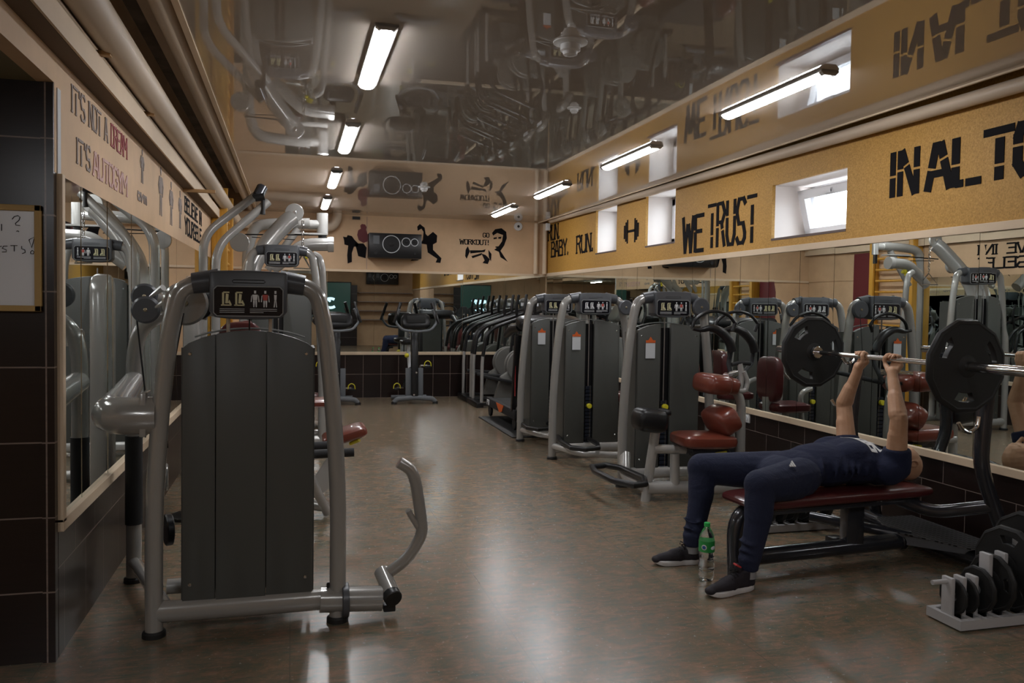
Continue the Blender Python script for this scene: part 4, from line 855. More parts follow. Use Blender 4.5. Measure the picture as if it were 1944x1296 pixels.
for x in (2.42, 3.06):
    u = MB().bar((x, 8.62, 0.22), (x, 8.50, 1.08), 0.055, 0.10).build('upright', 'black', t, bev=0.01)
    if x < 3: MB().box(x-0.031, x-0.027, 8.52, 8.54, 0.4, 0.78).build('red_stripe', 'shoe_red', u, smooth=False)
    MB().tube([(x, 8.45, 1.17), (x, 8.75, 1.15), (x, 9.05, 1.06)], [0.05, 0.055, 0.04], 14).build('arm_rest', 'black', t)
MB().pad((2.74, 8.42, 1.21), 0.74, 0.22, 0.16, Matrix.Rotation(0.3, 3, 'X')).build('console', 'black', t)
MB().tube([(2.42, 8.42, 1.2), (2.60, 8.36, 1.25), (2.90, 8.36, 1.25), (3.06, 8.42, 1.2)], 0.025, 12, fr=0.1).build('hand_rail', 'silver', t)

t.location.y += 0.16
# ------------------------------------------------------------------ cross trainers by the far corner
def trainer(y0, lab):
    t = thing('cross_trainer', lab, 'cross trainer', (3.0, y0, 0), 'cross trainers in the far corner')
    MB().box(2.46, 3.62, y0-0.30, y0-0.24, 0.02, 0.07).box(2.46, 3.62, y0+0.24, y0+0.30, 0.02, 0.07).box(2.44, 2.54, y0-0.32, y0+0.32, 0.0, 0.07).box(3.5, 3.62, y0-0.3, y0+0.3, 0, 0.07).build('base_frame', 'black', t, bev=0.008)
    for s in (-1, 1):
        r = MB().tube([(2.52, y0+s*0.27, 0.06), (2.52, y0+s*0.27, 0.58), (2.53, y0+s*0.27, 0.72)], 0.023, 12, fr=0.1).build('rear_post', 'silver_light', t)
        MB().tube([(2.53, y0+s*0.27, 0.70), (2.57, y0+s*0.27, 0.98), (2.68, y0+s*0.27, 1.10), (3.35, y0+s*0.24, 1.33), (3.45, y0+s*0.15, 1.35)], 0.026, 12, fr=0.1).build('hand_rail', 'black', t)
        MB().tube([(3.10, y0+s*0.20, 0.45), (3.18, y0+s*0.22, 1.15), (3.12, y0+s*0.22, 1.33), (3.16, y0+s*0.20, 1.56)], 0.021, 12, fr=0.1).build('moving_handle', 'black', t)
        MB().bar((2.55, y0+s*0.12, 0.42), (3.15, y0+s*0.12, 0.34+0.04*s), 0.15, 0.04).build('pedal_arm', 'black_matte', t, bev=0.01)
        MB().disc((3.16, y0+s*0.07, 0.55), (0, 1, 0), 0.24, 0.035, 36, 0.012).build('wheel_cover', 'machine_grey', t)
    MB().prism([(2.75, 0.07), (3.5, 0.07), (3.42, 0.75), (3.3, 0.8), (3.0, 0.5), (2.85, 0.4)], (0, y0+0.05, 0), (1, 0, 0), (0, 0, 1), 0.1).build('drive_housing', 'machine_grey', t, bev=0.02)
    MB().tube([(3.38, y0, 0.7), (3.46, y0, 1.35)], 0.04, 12).build('console_post', 'silver', t)
    c = MB().pad((3.42, y0, 1.42), 0.08, 0.30, 0.22, Matrix.Rotation(-0.5, 3, 'Y')).build('console', 'machine_grey', t)
    MB().box(3.36, 3.37, y0-0.1, y0+0.1, 1.40, 1.50).build('display', 'paper', c)
trainer(11.85, 'cross trainer in the far corner closest to the far mirror')
trainer(11.15, 'cross trainer second from the far mirror, nearer the treadmill')
t = thing('cross_trainer', 'grey cross trainer beside the right mirror just beyond the treadmill', 'cross trainer', (3.3, 10.3, 0), 'cross trainers in the far corner')
MB().box(2.75, 3.7, 10.05, 10.55, 0, 0.07).build('base_frame', 'black', t, bev=0.01)
for s in (-1, 1):
    MB().disc((3.1, 10.3+s*0.09, 0.52), (0, 1, 0), 0.26, 0.04, 36, 0.012).build('wheel_cover', 'machine_grey', t)
    MB().tube([(3.05, 10.3+s*0.2, 0.45), (3.22, 10.3+s*0.22, 1.15), (3.14, 10.3+s*0.22, 1.33), (3.18, 10.3+s*0.2, 1.52)], 0.021, 12, fr=0.1).build('moving_handle', 'black', t)
MB().prism([(2.8, 0.07), (3.6, 0.07), (3.5, 0.95), (3.4, 1.0), (3.0, 0.5)], (0, 10.36, 0), (1, 0, 0), (0, 0, 1), 0.12).build('drive_housing', 'machine_grey', t, bev=0.02)
MB().pad((3.45, 10.3, 1.32), 0.09, 0.32, 0.26, Matrix.Rotation(-0.5, 3, 'Y')).build('console', 'machine_grey', t)
MB().tube([(3.46, 10.3, 0.9), (3.47, 10.3, 1.3)], 0.04, 12).build('console_post', 'silver', t)

# ------------------------------------------------------------------ exercise bikes
def bike(x, y, label, ph):
    t = thing('exercise_bike', label, 'exercise bike', (x, y, 0), 'upright bikes by the far wall')
    MB().tube([(x-0.29, y, 0.025), (x-0.25, y, 0.07), (x, y, 0.09), (x+0.25, y, 0.07), (x+0.29, y, 0.025)], 0.035, 14, fr=0.05).build('front_foot', 'shoe_stripe', t)
    MB().tube([(x-0.26, y+0.62, 0.03), (x+0.26, y+0.62, 0.03)], 0.03, 12).build('rear_foot', 'shoe_stripe', t)
    for s in (-1, 1): MB().tube([(x+s*0.29, y, 0.0), (x+s*0.29, y, 0.03)], 0.04, 12).build('end_cap', 'rubber', t)
    MB().bar((x, y+0.02, 0.06), (x, y+0.10, 1.02), 0.10, 0.10).build('front_column', 'black', t, bev=0.02)
    MB().prism([(0.02, 0.08), (0.62, 0.08), (0.50, 0.28), (0.34, 0.50), (0.12, 0.50)], (x-0.04, y, 0), (0, 1, 0), (0, 0, 1), 0.08).build('body_shell', 'black', t, bev=0.02)
    for s in (-1, 1):
        MB().bar((x+s*0.075, y+0.05, 0.06), (x+s*0.075, y+0.08, 0.50), 0.02, 0.10).build('side_shield', 'shoe_stripe', t, bev=0.006)
        MB().disc((x+s*0.015, y-0.032, 0.44 if s > 0 else 0.13), (0, 1, 0), 0.014, 0.01, 12).build('bolt', 'chrome', t)
        z = 0.20 if s*ph < 0 else 0.52; px = x+s*0.22; yc = y+0.30
        c = MB().bar((x+s*0.10, yc, 0.34), (x+s*0.12, yc, z), 0.02, 0.035).tube([(x+s*0.12, yc, z), (px, yc, z)], 0.012, 8).build('crank', 'chrome', t)
        pd = MB().box(px-0.045, px+0.045, yc-0.05, yc+0.05, z-0.035, z).build('pedal', 'black', c, bev=0.006)
        MB().tube([(px-0.048, yc-0.04, z-0.01), (px-0.045, yc-0.04, z+0.045), (px, yc-0.04, z+0.075), (px+0.045, yc-0.04, z+0.045), (px+0.048, yc-0.04, z-0.01)], 0.007, 8, fr=0.03).build('toe_strap', 'yellow', c)
    MB().tube([(x-0.02, y+0.40, 0.45), (x-0.04, y+0.46, 0.82)], 0.026, 12).build('seat_post', 'paper', t)
    MB().sphere((x-0.07, y+0.36, 0.66), 0.034).build('height_knob', 'yellow', t)
    MB().pad((x-0.04, y+0.46, 0.85), 0.24, 0.28, 0.08, e=0.6).build('saddle', 'black', t)
    MB().tube([(x-0.24, y-0.10, 1.33), (x-0.30, y-0.06, 1.16), (x-0.20, y-0.12, 1.04), (x, y-0.14, 1.02), (x+0.20, y-0.12, 1.04), (x+0.30, y-0.06, 1.16), (x+0.22, y-0.10, 1.33)], 0.018, 12, fr=0.06).build('handlebar', 'shoe_stripe', t)
    for s in (-1, 1): MB().tube([(x+s*0.31, y-0.07, 1.14), (x+s*0.27, y-0.08, 1.26), (x+s*0.22, y-0.04, 1.42)], 0.023, 12).build('grip', 'black', t)
    MB().pad((x, y+0.0, 1.16), 0.42, 0.12, 0.22, Matrix.Rotation(-0.35, 3, 'X'), e=0.4).build('console', 'black', t)
    MB().box(x-0.13, x+0.13, y-0.085, y-0.07, 1.14, 1.24).build('console_back', 'belt', t, bev=0.01)
bike(1.68, 11.42, 'black upright bike standing alone in the middle of the far wall', 1)
bike(0.60, 11.42, 'black upright bike on the left, partly hidden by the nearest tower', -1)

# ------------------------------------------------------------------ bench
B = thing('bench_press_bench', 'dark-framed flat bench with maroon pad and two tall bar uprights', 'bench', (2.9, 3.9, 0))
ya = lambda x: 3.80+(x-2.25)*0.09
def skew(mb, x0, x1): return mb
pd = MB(); n = 14
R_ = Matrix.Rotation(math.atan(0.09), 3, 'Z')
pd.pad((2.87, ya(2.87), 0.395), 1.24, 0.30, 0.075, R_, e=0.16, n=36)
pd.build('bench_pad', 'maroon_pad', B)
MB().bar((2.35, ya(2.35), 0.345), (3.40, ya(3.40), 0.345), 0.22, 0.025).build('pad_board', 'frame_dark', B, bev=0.003)
MB().tube([(2.275, ya(2.27), 0.0), (2.265, ya(2.27), 0.24), (2.30, ya(2.3), 0.325), (2.42, ya(2.4), 0.335)], 0.05, 18, fr=0.09).build('front_leg', 'frame_dark', B)
MB().tube([(2.29, ya(2.29), 0.085), (3.38, ya(3.38), 0.085)], 0.042, 18, ry=1.1).build('base_rail', 'frame_dark', B)
MB().disc((3.385, ya(3.38), 0.085), (1, 0, 0), 0.05, 0.03).build('rail_cap', 'black', B)
MB().box(2.975, 3.085, ya(3.03)-0.035, ya(3.03)+0.035, 0.10, 0.34).build('centre_post', 'frame_dark', B, bev=0.006)
MB().box(2.99, 3.07, 3.98, 4.05, 0.0, 0.1).build('rear_foot', 'black', B, bev=0.006)
MB().tube([(3.03, 4.25, 0.155), (3.42, 3.86, 0.12)], 0.032, 14).build('brace_tube', 'frame_dark', B)
YU = (3.455, 4.48)
for i, yu in enumerate(YU):
    s = 1 if i == 0 else -1
    u = MB().tube([(3.70, yu, 0.03), (3.66, yu, 0.20), (3.52, yu, 0.50), (3.48, yu, 0.62), (3.49, yu, 0.80), (3.52, yu, 1.13)], 0.042, 18, fr=0.12, ry=0.8).build('upright', 'frame_dark', B)
    MB().tube([(3.46, yu, 0.86), (3.45, yu, 0.80), (3.40, yu, 0.775), (3.35, yu, 0.80), (3.33, yu, 0.83)], 0.011, 10, fr=0.02).build('bar_hook', 'chrome', u)
    MB().tube([(3.50, yu, 1.10), (3.46, yu, 1.06), (3.42, yu, 1.07), (3.40, yu, 1.10)], 0.011, 10, fr=0.02).build('bar_hook', 'chrome', u)
    MB().tube([(3.33, ya(3.3)+s*-0.03, 0.335), (3.42, ya(3.3)-s*0.20, 0.30), (3.50, yu+s*0.14, 0.335), (3.575, yu, 0.385)], 0.036, 16, fr=0.12).build('side_arm', 'frame_dark', B)
MB().tube([(3.62, 3.22, 0.06), (3.62, 4.62, 0.06)], 0.05, 16).build('rear_beam', 'frame_dark', B)
pl = MB(); pl.prism([(3.33, 3.93), (3.50, 3.53), (3.72, 3.44), (3.72, 4.20), (3.45, 4.20)], (0, 0, 0.135), (1, 0, 0), (0, 1, 0), 0.006)
pl.build('step_plate', 'perforated', B, smooth=False)
MB().bar((3.38, 3.88, 0.10), (3.62, 3.6, 0.10), 0.03, 0.05).build('plate_brace', 'frame_dark', B)

# ------------------------------------------------------------------ barbell and plates
BX, BZ = 3.255, 1.132
t = thing('barbell', 'chrome Olympic barbell held overhead by the lying man', 'barbell', (BX, 3.95, BZ))
MB().tube([(BX, 3.36, BZ), (BX, 4.66, BZ)], 0.0145, 16).build('shaft', 'chrome', t)
for y0, y1, s in ((3.385, 2.97, -1), (4.55, 4.97, 1)):
    MB().tube([(BX, y0, BZ), (BX, y1-s*0.01, BZ), (BX, y1, BZ)], [0.025, 0.025, 0.021], 20).build('sleeve', 'chrome', t)
    MB().disc((BX, y0-s*0.012, BZ), (0, 1, 0), 0.038, 0.024, 24).build('collar', 'chrome', t)
def plate(c, axis, r, w, label, grp=None, holes=True, hub=True, rot=0, cat='weight plate'):
    """12-sided grip plate with three curved grip openings"""
    t = thing('weight_plate', label, cat, tuple(c), grp)
    cu = bpy.data.curves.new('p', 'CURVE'); cu.dimensions = '2D'; cu.fill_mode = 'BOTH'; cu.extrude = w*0.30; cu.bevel_depth = w*0.06
    def sp(pts):
        s = cu.splines.new('POLY'); s.points.add(len(pts)-1); s.use_cyclic_u = True
        for i, p in enumerate(pts): s.points[i].co = (p[0], p[1], 0, 1)
    sp([(r*0.97*math.cos(PI/12+2*PI*k/12), r*0.97*math.sin(PI/12+2*PI*k/12)) for k in range(12)])
    if holes:
        for k in range(3):
            a0 = rot+2*PI*k/3; pts = [((r*0.80)*math.cos(a0+q), (r*0.80)*math.sin(a0+q)) for q in [-0.36+0.72*i/8 for i in range(9)]]
            pts += [((r*0.58)*math.cos(a0+q), (r*0.58)*math.sin(a0+q)) for q in [0.30-0.6*i/8 for i in range(9)]]; sp(pts)
    sp([(0.0255*math.cos(2*PI*k/20), 0.0255*math.sin(2*PI*k/20)) for k in range(20)])
    o = bpy.data.objects.new('p', cu); COL.objects.link(o); dg = bpy.context.evaluated_depsgraph_get()
    me = bpy.data.meshes.new_from_object(o.evaluated_get(dg)); bpy.data.objects.remove(o)
    q = Vector(axis).to_track_quat('Z', 'Y').to_matrix().to_4x4(); me.transform(q); me.materials.clear(); me.materials.append(MAT['rubber'])
    b = bpy.data.objects.new('plate_body', me); COL.objects.link(b); b.parent = t
    ax = Vector(axis).normalized(); Q = q.to_3x3()
    MB().tube([Vector(c) + Q @ Vector((r*0.965*math.cos(PI/12+2*PI*k/12), r*0.965*math.sin(PI/12+2*PI*k/12), 0)) for k in range(12)], w*0.42, 8, closed=True).build('rim', 'rubber', t)
    if hub: MB().lathe(c, ax, [(-w*0.52, 0.026), (-w*0.52, 0.045), (-w*0.3, 0.062), (w*0.3, 0.062), (w*0.52, 0.045), (w*0.52, 0.026)], 28).build('hub', 'rubber', t)
    return t
plate((BX, 3.345, BZ), (0, 1, 0), 0.228, 0.048, 'large black 12-sided plate on the near end of the barbell', rot=0.6)
plate((BX, 4.585, BZ), (0, 1, 0), 0.222, 0.048, 'large black 12-sided plate on the far end of the barbell', rot=0.9)

# ------------------------------------------------------------------ plate racks
def rack(x, y, label, plates, grp):
    t = thing('plate_rack', label, 'plate rack', (x, y, 0))
    Lx, Wy, h = 0.66, 0.20, 0.05
    fr = MB().box(x, x+Lx, y, y+0.025, 0.008, h).box(x, x+Lx, y+Wy-0.025, y+Wy, 0.008, h).box(x, x+0.025, y+0.0251, y+Wy-0.0251, 0.008, h).box(x+Lx-0.025, x+Lx, y+0.0251, y+Wy-0.0251, 0.008, h)
    fr.build('base_frame', 'white_metal', t, smooth=False)
    xs = [0.012, 0.075, 0.14, 0.215, 0.30, 0.40, 0.52]
    for i, xx in enumerate(xs):
        hh = 0.215 if i < 3 else (0.31 if i < 5 else 0.36)
        MB().box(x+xx, x+xx+0.022, y+Wy/2-0.03, y+Wy/2+0.03, h*0.3, hh).build('divider_post', 'white_metal', t, bev=0.005)
        MB().box(x+xx, x+xx+0.022, y+0.02, y+Wy-0.02, 0.02, 0.045).build('cross_bar', 'white_metal', t, smooth=False)
    MB().tube([(x+0.015, y+Wy/2, 0.195), (x-0.065, y+Wy/2, 0.195)], 0.011, 12).build('carry_handle', 'white_metal', t)
    for xx, yy in ((x+0.03, y+0.02), (x+Lx-0.03, y+0.02), (x+0.03, y+Wy-0.02), (x+Lx-0.03, y+Wy-0.02)): MB().disc((xx, yy, 0.004), (0, 0, 1), 0.012, 0.008, 12).build('rubber_foot', 'rubber', t)
    for i, (px, r, w, lb) in enumerate(plates):
        plate((x+px, y+Wy/2+0.002, r*0.97+0.052), (1, 0, 0), r, w, lb, grp, holes=r > 0.12, hub=r > 0.1, rot=0.9+i*0.7)
rack(2.83, 2.885, 'low white steel plate rack at the bottom right corner', [
    (0.055, 0.076, 0.020, 'smallest black plate at the handle end of the corner rack'), (0.118, 0.076, 0.020, 'second small black plate from the handle in the corner rack'),
    (0.188, 0.098, 0.026, 'middle-sized black plate, third from the handle in the corner rack'), (0.268, 0.125, 0.030, 'black plate behind the tall white posts, fourth in the corner rack'),
    (0.36, 0.185, 0.036, 'large black plate, fifth from the handle in the corner rack'), (0.472, 0.215, 0.04, 'largest black plate at the right edge of the picture')], 'plates in the corner rack')
rack(2.815, 4.455, 'white plate rack on the floor behind the bench', [
    (0.056, 0.10, 0.024, 'small black plate at the left end of the rack behind the bench'), (0.118, 0.10, 0.024, 'second black plate from the left behind the bench'),
    (0.188, 0.115, 0.03, 'third black plate from the left behind the bench'), (0.268, 0.12, 0.034, 'fourth black plate from the left behind the bench'),
    (0.36, 0.16, 0.04, 'large black plate fifth from the left behind the bench'), (0.47, 0.19, 0.045, 'largest black plate at the right end behind the bench')], 'plates in the rack behind the bench')

# ------------------------------------------------------------------ water bottle
bx, by = 2.075, 3.765
t = thing('water_bottle', 'clear plastic water bottle with green cap and label beside the bench leg', 'bottle', (bx, by, 0))
prof = [(0.001, 0.02), (0.004, 0.036), (0.03, 0.041), (0.05, 0.038), (0.055, 0.041), (0.085, 0.041), (0.09, 0.038), (0.12, 0.036), (0.125, 0.039), (0.15, 0.040), (0.21, 0.040), (0.235, 0.036), (0.262, 0.022), (0.275, 0.014), (0.29, 0.013)]
MB().lathe((bx, by, 0), (0, 0, 1), prof, 32).build('bottle_body', 'bottle', t)
MB().lathe((bx, by, 0.279), (0, 0, 1), [(0, 0.0155), (0.018, 0.0155), (0.020, 0.013)], 24).build('cap', 'cap_green', t)
lb = MB().lathe((bx, by, 0), (0, 0, 1), [(0.152, 0.0405), (0.152, 0.0410), (0.208, 0.0410), (0.208, 0.0405)], 32).build('label', 'label_green', t)
dv = Vector((-bx*0.2-0.02, -1, 0)).normalized(); dl = Vector((-0.75, -0.7, 0)).normalized(); dr = Vector((0.45, -0.9, 0)).normalized()
MB().disc(Vector((bx, by, 0.178))+dl*0.0405, dl, 0.014, 0.004, 20).build('emblem', 'picto_white', lb); MB().disc(Vector((bx, by, 0.178))+dl*0.0415, dl, 0.010, 0.004, 20).build('emblem_centre', 'label_blue', lb)
MB().sphere(Vector((bx, by, 0.175))+dr*0.0345, (0.018, 0.009, 0.014), R=Vector(dr).to_track_quat('-Y', 'Z').to_matrix()).build('brand_oval', 'board_white', lb)

# ------------------------------------------------------------------ the man
P_ = thing('person', 'bald man in navy shirt and sweatpants lying on the bench pressing the barbell', 'person', (2.9, 3.88, 0))
yc = 3.90
SHn, SHf = V(3.19, 3.73, 0.545), V(3.19, 4.13, 0.545)
ELn, ELf = V(3.175, 3.70, 0.825), V(3.22, 4.215, 0.83)
HYn, HYf = 3.845, 4.125            # hand positions along the bar
WRn, WRf = V(3.235, HYn-0.012, 1.050), V(3.25, HYf+0.012, 1.052)
bd = MB()
# arms
for SH, EL, WR in ((SHn, ELn, WRn), (SHf, ELf, WRf)):
    bd.capsule(SH, EL, 0.056, 0.045); bd.capsule(SH.lerp(EL, 0.22)+V(-0.014, 0, 0), SH.lerp(EL, 0.68)+V(-0.016, 0, 0), 0.047, 0.040)
    bd.capsule(SH.lerp(EL, 0.2)+V(0.016, 0, 0), SH.lerp(EL, 0.75)+V(0.012, 0, 0), 0.044, 0.036)
    bd.capsule(EL, WR, 0.043, 0.028); bd.capsule(EL.lerp(WR, 0.08)+V(-0.012, 0, 0), EL.lerp(WR, 0.5)+V(-0.006, 0, 0), 0.043, 0.038); bd.capsule(EL.lerp(WR, 0.1)+V(0.013, 0, 0), EL.lerp(WR, 0.5)+V(0.004, 0, 0), 0.036, 0.031)
    bd.capsule(EL.lerp(WR, 0.8), WR+V(0, 0, 0.02), 0.027, 0.027)
# hands
def hand(hy, WR, s):       # s: direction of the thumb along the bar
    c = V(BX, hy, BZ)
    for k in range(4):
        yy_ = (1.5-k)*0.0215*s
        a = c + V(0.020, yy_, -0.030); bd.capsule(WR+V(0.006, yy_*0.35, 0.012), a, 0.019, 0.0145)
        ang = [-0.55, 0.35, 1.15, 1.95, 2.7][: 5 if k != 3 else 4]; R = 0.0245; prev = a
        ex = (0.0, 0.003, 0.002, -0.002)[k]
        for i, an in enumerate(ang):
            p = c + V(math.cos(an)*(R+ex), yy_*(1.0+0.02*i), math.sin(an)*(R+ex)); r0 = 0.0105-0.0006*i
            bd.capsule(prev, p, r0, r0-0.0005); prev = p
    bd.capsule(WR+V(-0.008, 0.012*s, 0.012), c+V(-0.020, 0.045*s, -0.030), 0.018, 0.013)
    pr = c+V(-0.020, 0.045*s, -0.030)
    for an, dy in ((3.6, 0.048), (2.9, 0.046), (2.2, 0.040), (1.7, 0.034)):
        p = c+V(math.cos(an)*0.026, dy*s, math.sin(an)*0.026); bd.capsule(pr, p, 0.0118, 0.0105); pr = p
hand(HYn, WRn, 1); hand(HYf, WRf, -1)
# neck, torso core, legs core (one body)
HC = V(3.43, 3.955, 0.525)
bd.capsule((3.20, yc+0.02, 0.52), (3.33, 3.945, 0.505), 0.066, 0.058)
bd.capsule((3.13, 3.80, 0.535), (3.13, 4.04, 0.535), 0.06); bd.capsule((3.10, yc, 0.53), (2.65, 3.865, 0.50), 0.095, 0.085)
HPn, HPf = V(2.62, 3.76, 0.515), V(2.62, 3.95, 0.515)
KNn, KNf = V(2.275, 3.60, 0.520), V(2.215, 4.09, 0.515)
ANn, ANf = V(2.205, 3.575, 0.10), V(2.125, 4.015, 0.10)
for a, b, c in ((HPn, KNn, ANn), (HPf, KNf, ANf)): bd.capsule(a, b, 0.065, 0.045); bd.capsule(b, c, 0.042, 0.030)
# head: crown towards +x, face up
Rh = Matrix.Rotation(0.10, 3, 'Y') @ Matrix.Rotation(-0.12, 3, 'X')
def hd(p): return HC + Rh @ Vector(p)
bd.sphere(hd((0.030, 0, -0.012)), (0.090, 0.075, 0.090), R=Rh); bd.sphere(hd((0.018, 0, 0.025)), (0.082, 0.069, 0.068), R=Rh)
bd.sphere(hd((-0.045, 0, 0.030)), (0.060, 0.056, 0.052), R=Rh); bd.capsule(hd((-0.085, 0, 0.040)), hd((-0.095, 0, 0.052)), 0.026, 0.020)
bd.capsule(hd((-0.03, 0.045, -0.01)), hd((-0.085, 0.02, 0.035)), 0.028, 0.02); bd.capsule(hd((-0.03, -0.045, -0.01)), hd((-0.085, -0.02, 0.035)), 0.028, 0.02)
bd.capsule(hd((0.012, 0, 0.088)), hd((-0.030, 0, 0.112)), 0.010, 0.013); bd.sphere(hd((-0.033, 0.012, 0.099)), 0.010); bd.sphere(hd((-0.033, -0.012, 0.099)), 0.010)
bd.capsule(hd((0.034, 0.036, 0.075)), hd((0.036, 0.008, 0.087)), 0.010); bd.capsule(hd((0.034, -0.036, 0.075)), hd((0.036, -0.008, 0.087)), 0.010)
bd.capsule(hd((-0.056, 0.02, 0.078)), hd((-0.056, -0.02, 0.078)), 0.0075, 0.0075); bd.capsule(hd((-0.066, 0.016, 0.076)), hd((-0.066, -0.016, 0.076)), 0.008, 0.008)
for s in (-1, 1):
    bd.tube([hd((0.006+0.026*math.cos(a), s*0.079+s*0.006*math.cos(a*0.5), 0.0+0.017*math.sin(a))) for a in [2*PI*k/14 for k in range(14)]], 0.0055, 8, closed=True)
    bd.sphere(hd((-0.003, s*0.074, 0.0)), (0.022, 0.006, 0.014), R=Rh)
body = bd.build('body', 'skin', P_, remesh=0.0042, sm=3)
for s in (-1, 1):
    MB().sphere(hd((0.012, s*0.030, 0.069)), 0.0125, 12, 8).build('eye', 'eye_white', P_)
# shirt
sh = MB()
sh.sphere((3.03, 3.915, 0.555), (0.23, 0.205, 0.128)); sh.sphere((2.84, 3.90, 0.545), (0.24, 0.175, 0.120)); sh.sphere((2.66, 3.875, 0.53), (0.17, 0.170, 0.105))
sh.sphere((2.99, 3.83, 0.585), (0.14, 0.10, 0.098)); sh.sphere((2.99, 4.01, 0.585), (0.14, 0.10, 0.098))
sh.capsule((3.14, 3.80, 0.535), (3.14, 4.06, 0.535), 0.098); sh.capsule((3.17, yc-0.03, 0.535), (3.26, 3.94, 0.52), 0.098, 0.070)
for SH, EL in ((SHn, ELn), (SHf, ELf)):
    d = (EL-SH); sh.capsule(SH-V(0.05, 0, 0.01), SH+d*0.02, 0.085, 0.078); 
    sh.lathe(SH-d*0.05, d, [(0, 0.05), (0.02, 0.076), (0.06, 0.078), (0.125, 0.072), (0.128, 0.060)], 20)
# soft folds across the belly and side
for k in range(7):
    x = 2.70+k*0.062; a0 = -0.9+0.1*(k % 3)
    sh.tube([(x+0.03*math.sin(k)+0.05*q, 3.895-0.185*math.cos(-0.2+q*1.2), 0.52+0.115*math.sin(-0.2+q*1.2)) for q in (0, .25, .5, .75, 1)], [0.004, 0.010, 0.011, 0.009, 0.004], 8)
shirt = sh.build('shirt', 'shirt', P_, remesh=0.009, sm=4)
# trousers
tr = MB()
tr.sphere((2.585, 3.86, 0.515), (0.15, 0.175, 0.100)); 
for a, b, c in ((HPn, KNn, ANn), (HPf, KNf, ANf)):
    tr.capsule(a, b, 0.106, 0.080); tr.capsule(a.lerp(b, 0.2)+V(0, 0, -0.015), a.lerp(b, 0.8)+V(0, 0, -0.012), 0.10, 0.085)
    tr.sphere(b+V(-0.004, 0, 0.0), 0.080); tr.capsule(b, b.lerp(c, 0.4)+V(0.014, 0, 0), 0.077, 0.070); tr.capsule(b.lerp(c, 0.3)+V(0.016, 0, 0), b.lerp(c, 0.90), 0.070, 0.050)
    tr.lathe(c+V(0, 0, 0.0), (0, 0, 1), [(0.0, 0.040), (0.0, 0.048), (0.04, 0.050), (0.06, 0.055), (0.075, 0.05)], 18)
    for k, z in enumerate((0.16, 0.20, 0.245)): tr.tube([c+V(0.046*math.cos(q), 0.046*math.sin(q), z-0.1+0.008*math.sin(q*2+k)) for q in [2*PI*j/12 for j in range(12)]], 0.008, 6, closed=True)
    for k in range(3): tr.capsule(b.lerp(a, 0.1+0.09*k)+V(0, -0.066, -0.02), b.lerp(a, 0.2+0.09*k)+V(0.01, -0.03, 0.07), 0.010, 0.006)
tro = tr.build('trousers', 'trousers', P_, remesh=0.009, sm=4)
# logo marks
def on_surface(ob_mesh, o, ux, uy, polys, mname, name, par, n):
    pass
u1 = V(0.85, 0.0, -0.10).normalized(); q = WY(1503, 880, 3.66)
mk = MB()
o = V(2.455, 3.625, 0.60); ux = V(1, 0.15, -0.05).normalized(); nrm = V(0.0, -0.62, 0.78).normalized(); uy = nrm.cross(ux).normalized()
for k in range(3): mk.prism([(0.004+0.014*k, 0), (0.014+0.014*k, 0), (0.014+0.014*k, 0.016+0.012*k), (0.004+0.014*k, 0.010+0.012*k)], o, ux, uy, 0.004)
mk.build('trouser_logo', 'picto_white', tro, smooth=False)
from mathutils.bvhtree import BVHTree
def drape(mb, ob, base, d, lift=0.002):
    bv = BVHTree.FromPolygons([v.co for v in ob.data.vertices], [tuple(p.vertices) for p in ob.data.polygons]); off = V(*P_.location); d = Vector(d)
    bm = bmesh.new(); bvs = [bm.verts.new(v) for v in mb.v]; [bm.faces.new([bvs[i] for i in f]) for f in mb.f]
    bmesh.ops.subdivide_edges(bm, edges=[e for e in bm.edges if e.calc_length() > 0.008], cuts=3, use_grid_fill=True)
    bm.verts.index_update(); bm.faces.ensure_lookup_table(); vs = []
    for v in bm.verts:
        h = (v.co-Vector(base)).dot(-d); p = v.co; hit = bv.ray_cast(p-off, d)
        vs.append(hit[0]+off-d*(lift+max(0, h)) if hit[0] is not None else p)
    mb.v = vs; mb.f = [tuple(q.index for q in f.verts) for f in bm.faces]; bm.free(); return mb
mb = MB(); lettering(mb, 'adidas', (3.06, 4.02, 0.90), (0, -1, 0), (1, 0, 0), 0.085, 0.040, 0.020, 0.22, 0.002)
drape(mb, shirt, (0, 0, 0.90), (0, 0, -1)).build('shirt_lettering', 'picto_white', shirt, smooth=False)
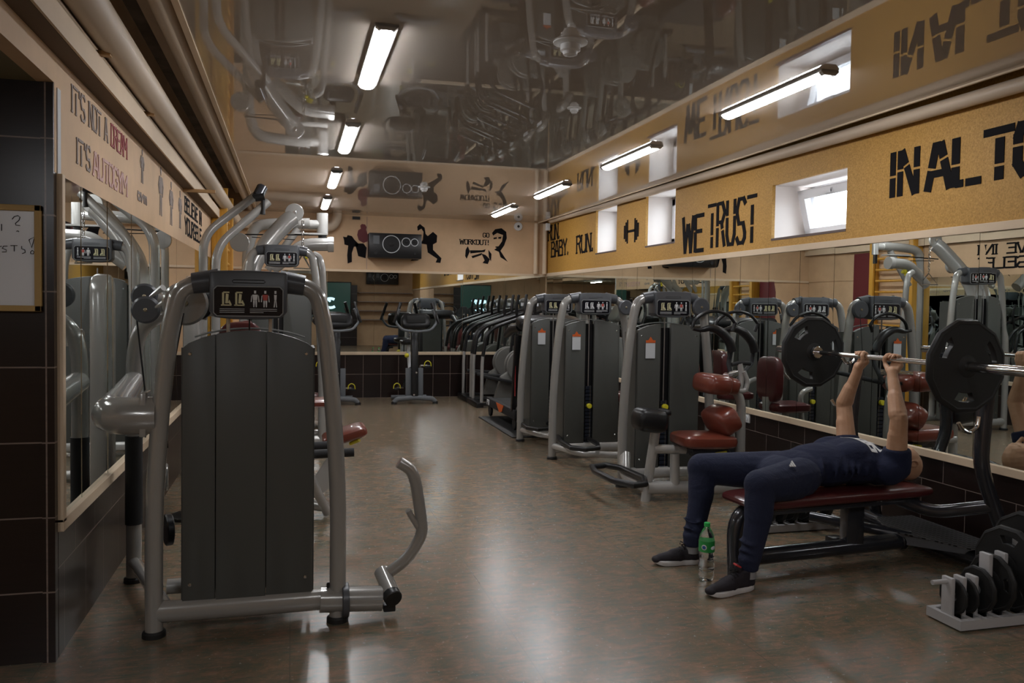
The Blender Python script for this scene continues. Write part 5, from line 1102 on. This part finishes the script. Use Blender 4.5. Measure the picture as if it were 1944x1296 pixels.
# shoes
def shoe(toe, heel, ank):
    toe = Vector(toe); heel = Vector(heel); d = (toe-heel); L = d.length; d.normalize(); s = V(-d.y, d.x, 0)
    def pt(u, v, z): return heel + d*(u*L) + s*v + V(0, 0, z)
    up = MB()
    up.capsule(pt(0.10, 0, 0.045), pt(0.55, 0, 0.050), 0.036, 0.036); up.capsule(pt(0.5, 0.003, 0.045), pt(0.86, 0.005, 0.034), 0.040, 0.028); up.capsule(pt(0.3, 0, 0.07), pt(0.62, 0.0, 0.052), 0.034, 0.030)
    up.lathe(pt(0.20, 0, 0.03), (0.02*d.x, 0, 1), [(0, 0.036), (0.05, 0.040), (0.075, 0.041), (0.082, 0.034)], 18); up.capsule(pt(0.12, 0, 0.04), pt(0.10, 0, 0.095), 0.030, 0.018)
    up.sphere(pt(0.92, 0.004, 0.032), (0.028, 0.030, 0.020))
    so = up.build('shoe', 'shoe', P_, remesh=0.005, sm=3)
    out = [(0, 0), (0.03, 0.026), (0.15, 0.034), (0.4, 0.034), (0.62, 0.045), (0.8, 0.043), (0.94, 0.028), (1.0, 0.0), (0.95, -0.028), (0.8, -0.042), (0.6, -0.043), (0.4, -0.034), (0.15, -0.033), (0.03, -0.024)]
    n = 40; ring = []
    pp = fillet([pt(u, v, 0) for u, v in out]+[pt(0, 0, 0)], 0.02, 3)
    vs = []; m_ = len(pp)
    for (z, k) in ((0.002, 0.93), (0.008, 1.0), (0.024, 1.0), (0.028, 0.94)):
        for p in pp:
            u = (p-heel).dot(d)/L; lift = 0.012*max(0, (u-0.8)/0.2)**2 + (0.006 if u < 0.15 else 0)*(z > 0.02)
            c = pt(0.5, 0, 0); vs.append(c+(p-c)*k+V(0, 0, z+lift))
    fs = [(i*m_+j, i*m_+(j+1) % m_, (i+1)*m_+(j+1) % m_, (i+1)*m_+j) for i in range(3) for j in range(m_)] + [tuple(range(m_-1, -1, -1)), tuple(range(3*m_, 4*m_))]
    MB().add(vs, fs).build('sole', 'sole', so)
    lc = MB()
    for k in range(5): lc.tube([pt(0.40+0.06*k, -0.026, 0.088-0.006*k), pt(0.41+0.06*k, 0, 0.102-0.008*k), pt(0.40+0.06*k, 0.026, 0.088-0.006*k)], 0.0035, 6)
    lc.tube([pt(0.36, 0.0, 0.108), pt(0.42, 0.03, 0.118), pt(0.45, 0.01, 0.108)], 0.0035, 6).tube([pt(0.36, 0.0, 0.108), pt(0.42, -0.03, 0.118), pt(0.45, -0.01, 0.108)], 0.0035, 6)
    lc.build('laces', 'black', so)
    tg = MB().capsule(pt(0.30, 0, 0.10), pt(0.34, 0, 0.125), 0.022, 0.018).build('tongue', 'shoe', so)
    for k in range(3): MB().bar(pt(0.52+0.07*k, -0.037, 0.030), pt(0.46+0.07*k, -0.034, 0.062), 0.006, 0.010).build('side_stripe', 'shoe_stripe', so)
    MB().lathe(ank+V(0, 0, -0.035), (0, 0, 1), [(0, 0.036), (0.03, 0.037), (0.055, 0.037)], 18).build('sock', 'sock', P_)
    return so, pt
s1, pt = shoe((1.945, 3.525, 0), (2.238, 3.59, 0), ANn)
MB().pad(pt(0.345, 0, 0.132), 0.035, 0.035, 0.012, Matrix.Rotation(0.5, 3, 'Y')).build('tongue_label', 'shoe_red', s1)
shoe((1.905, 4.05, 0), (2.195, 4.02, 0), ANf)
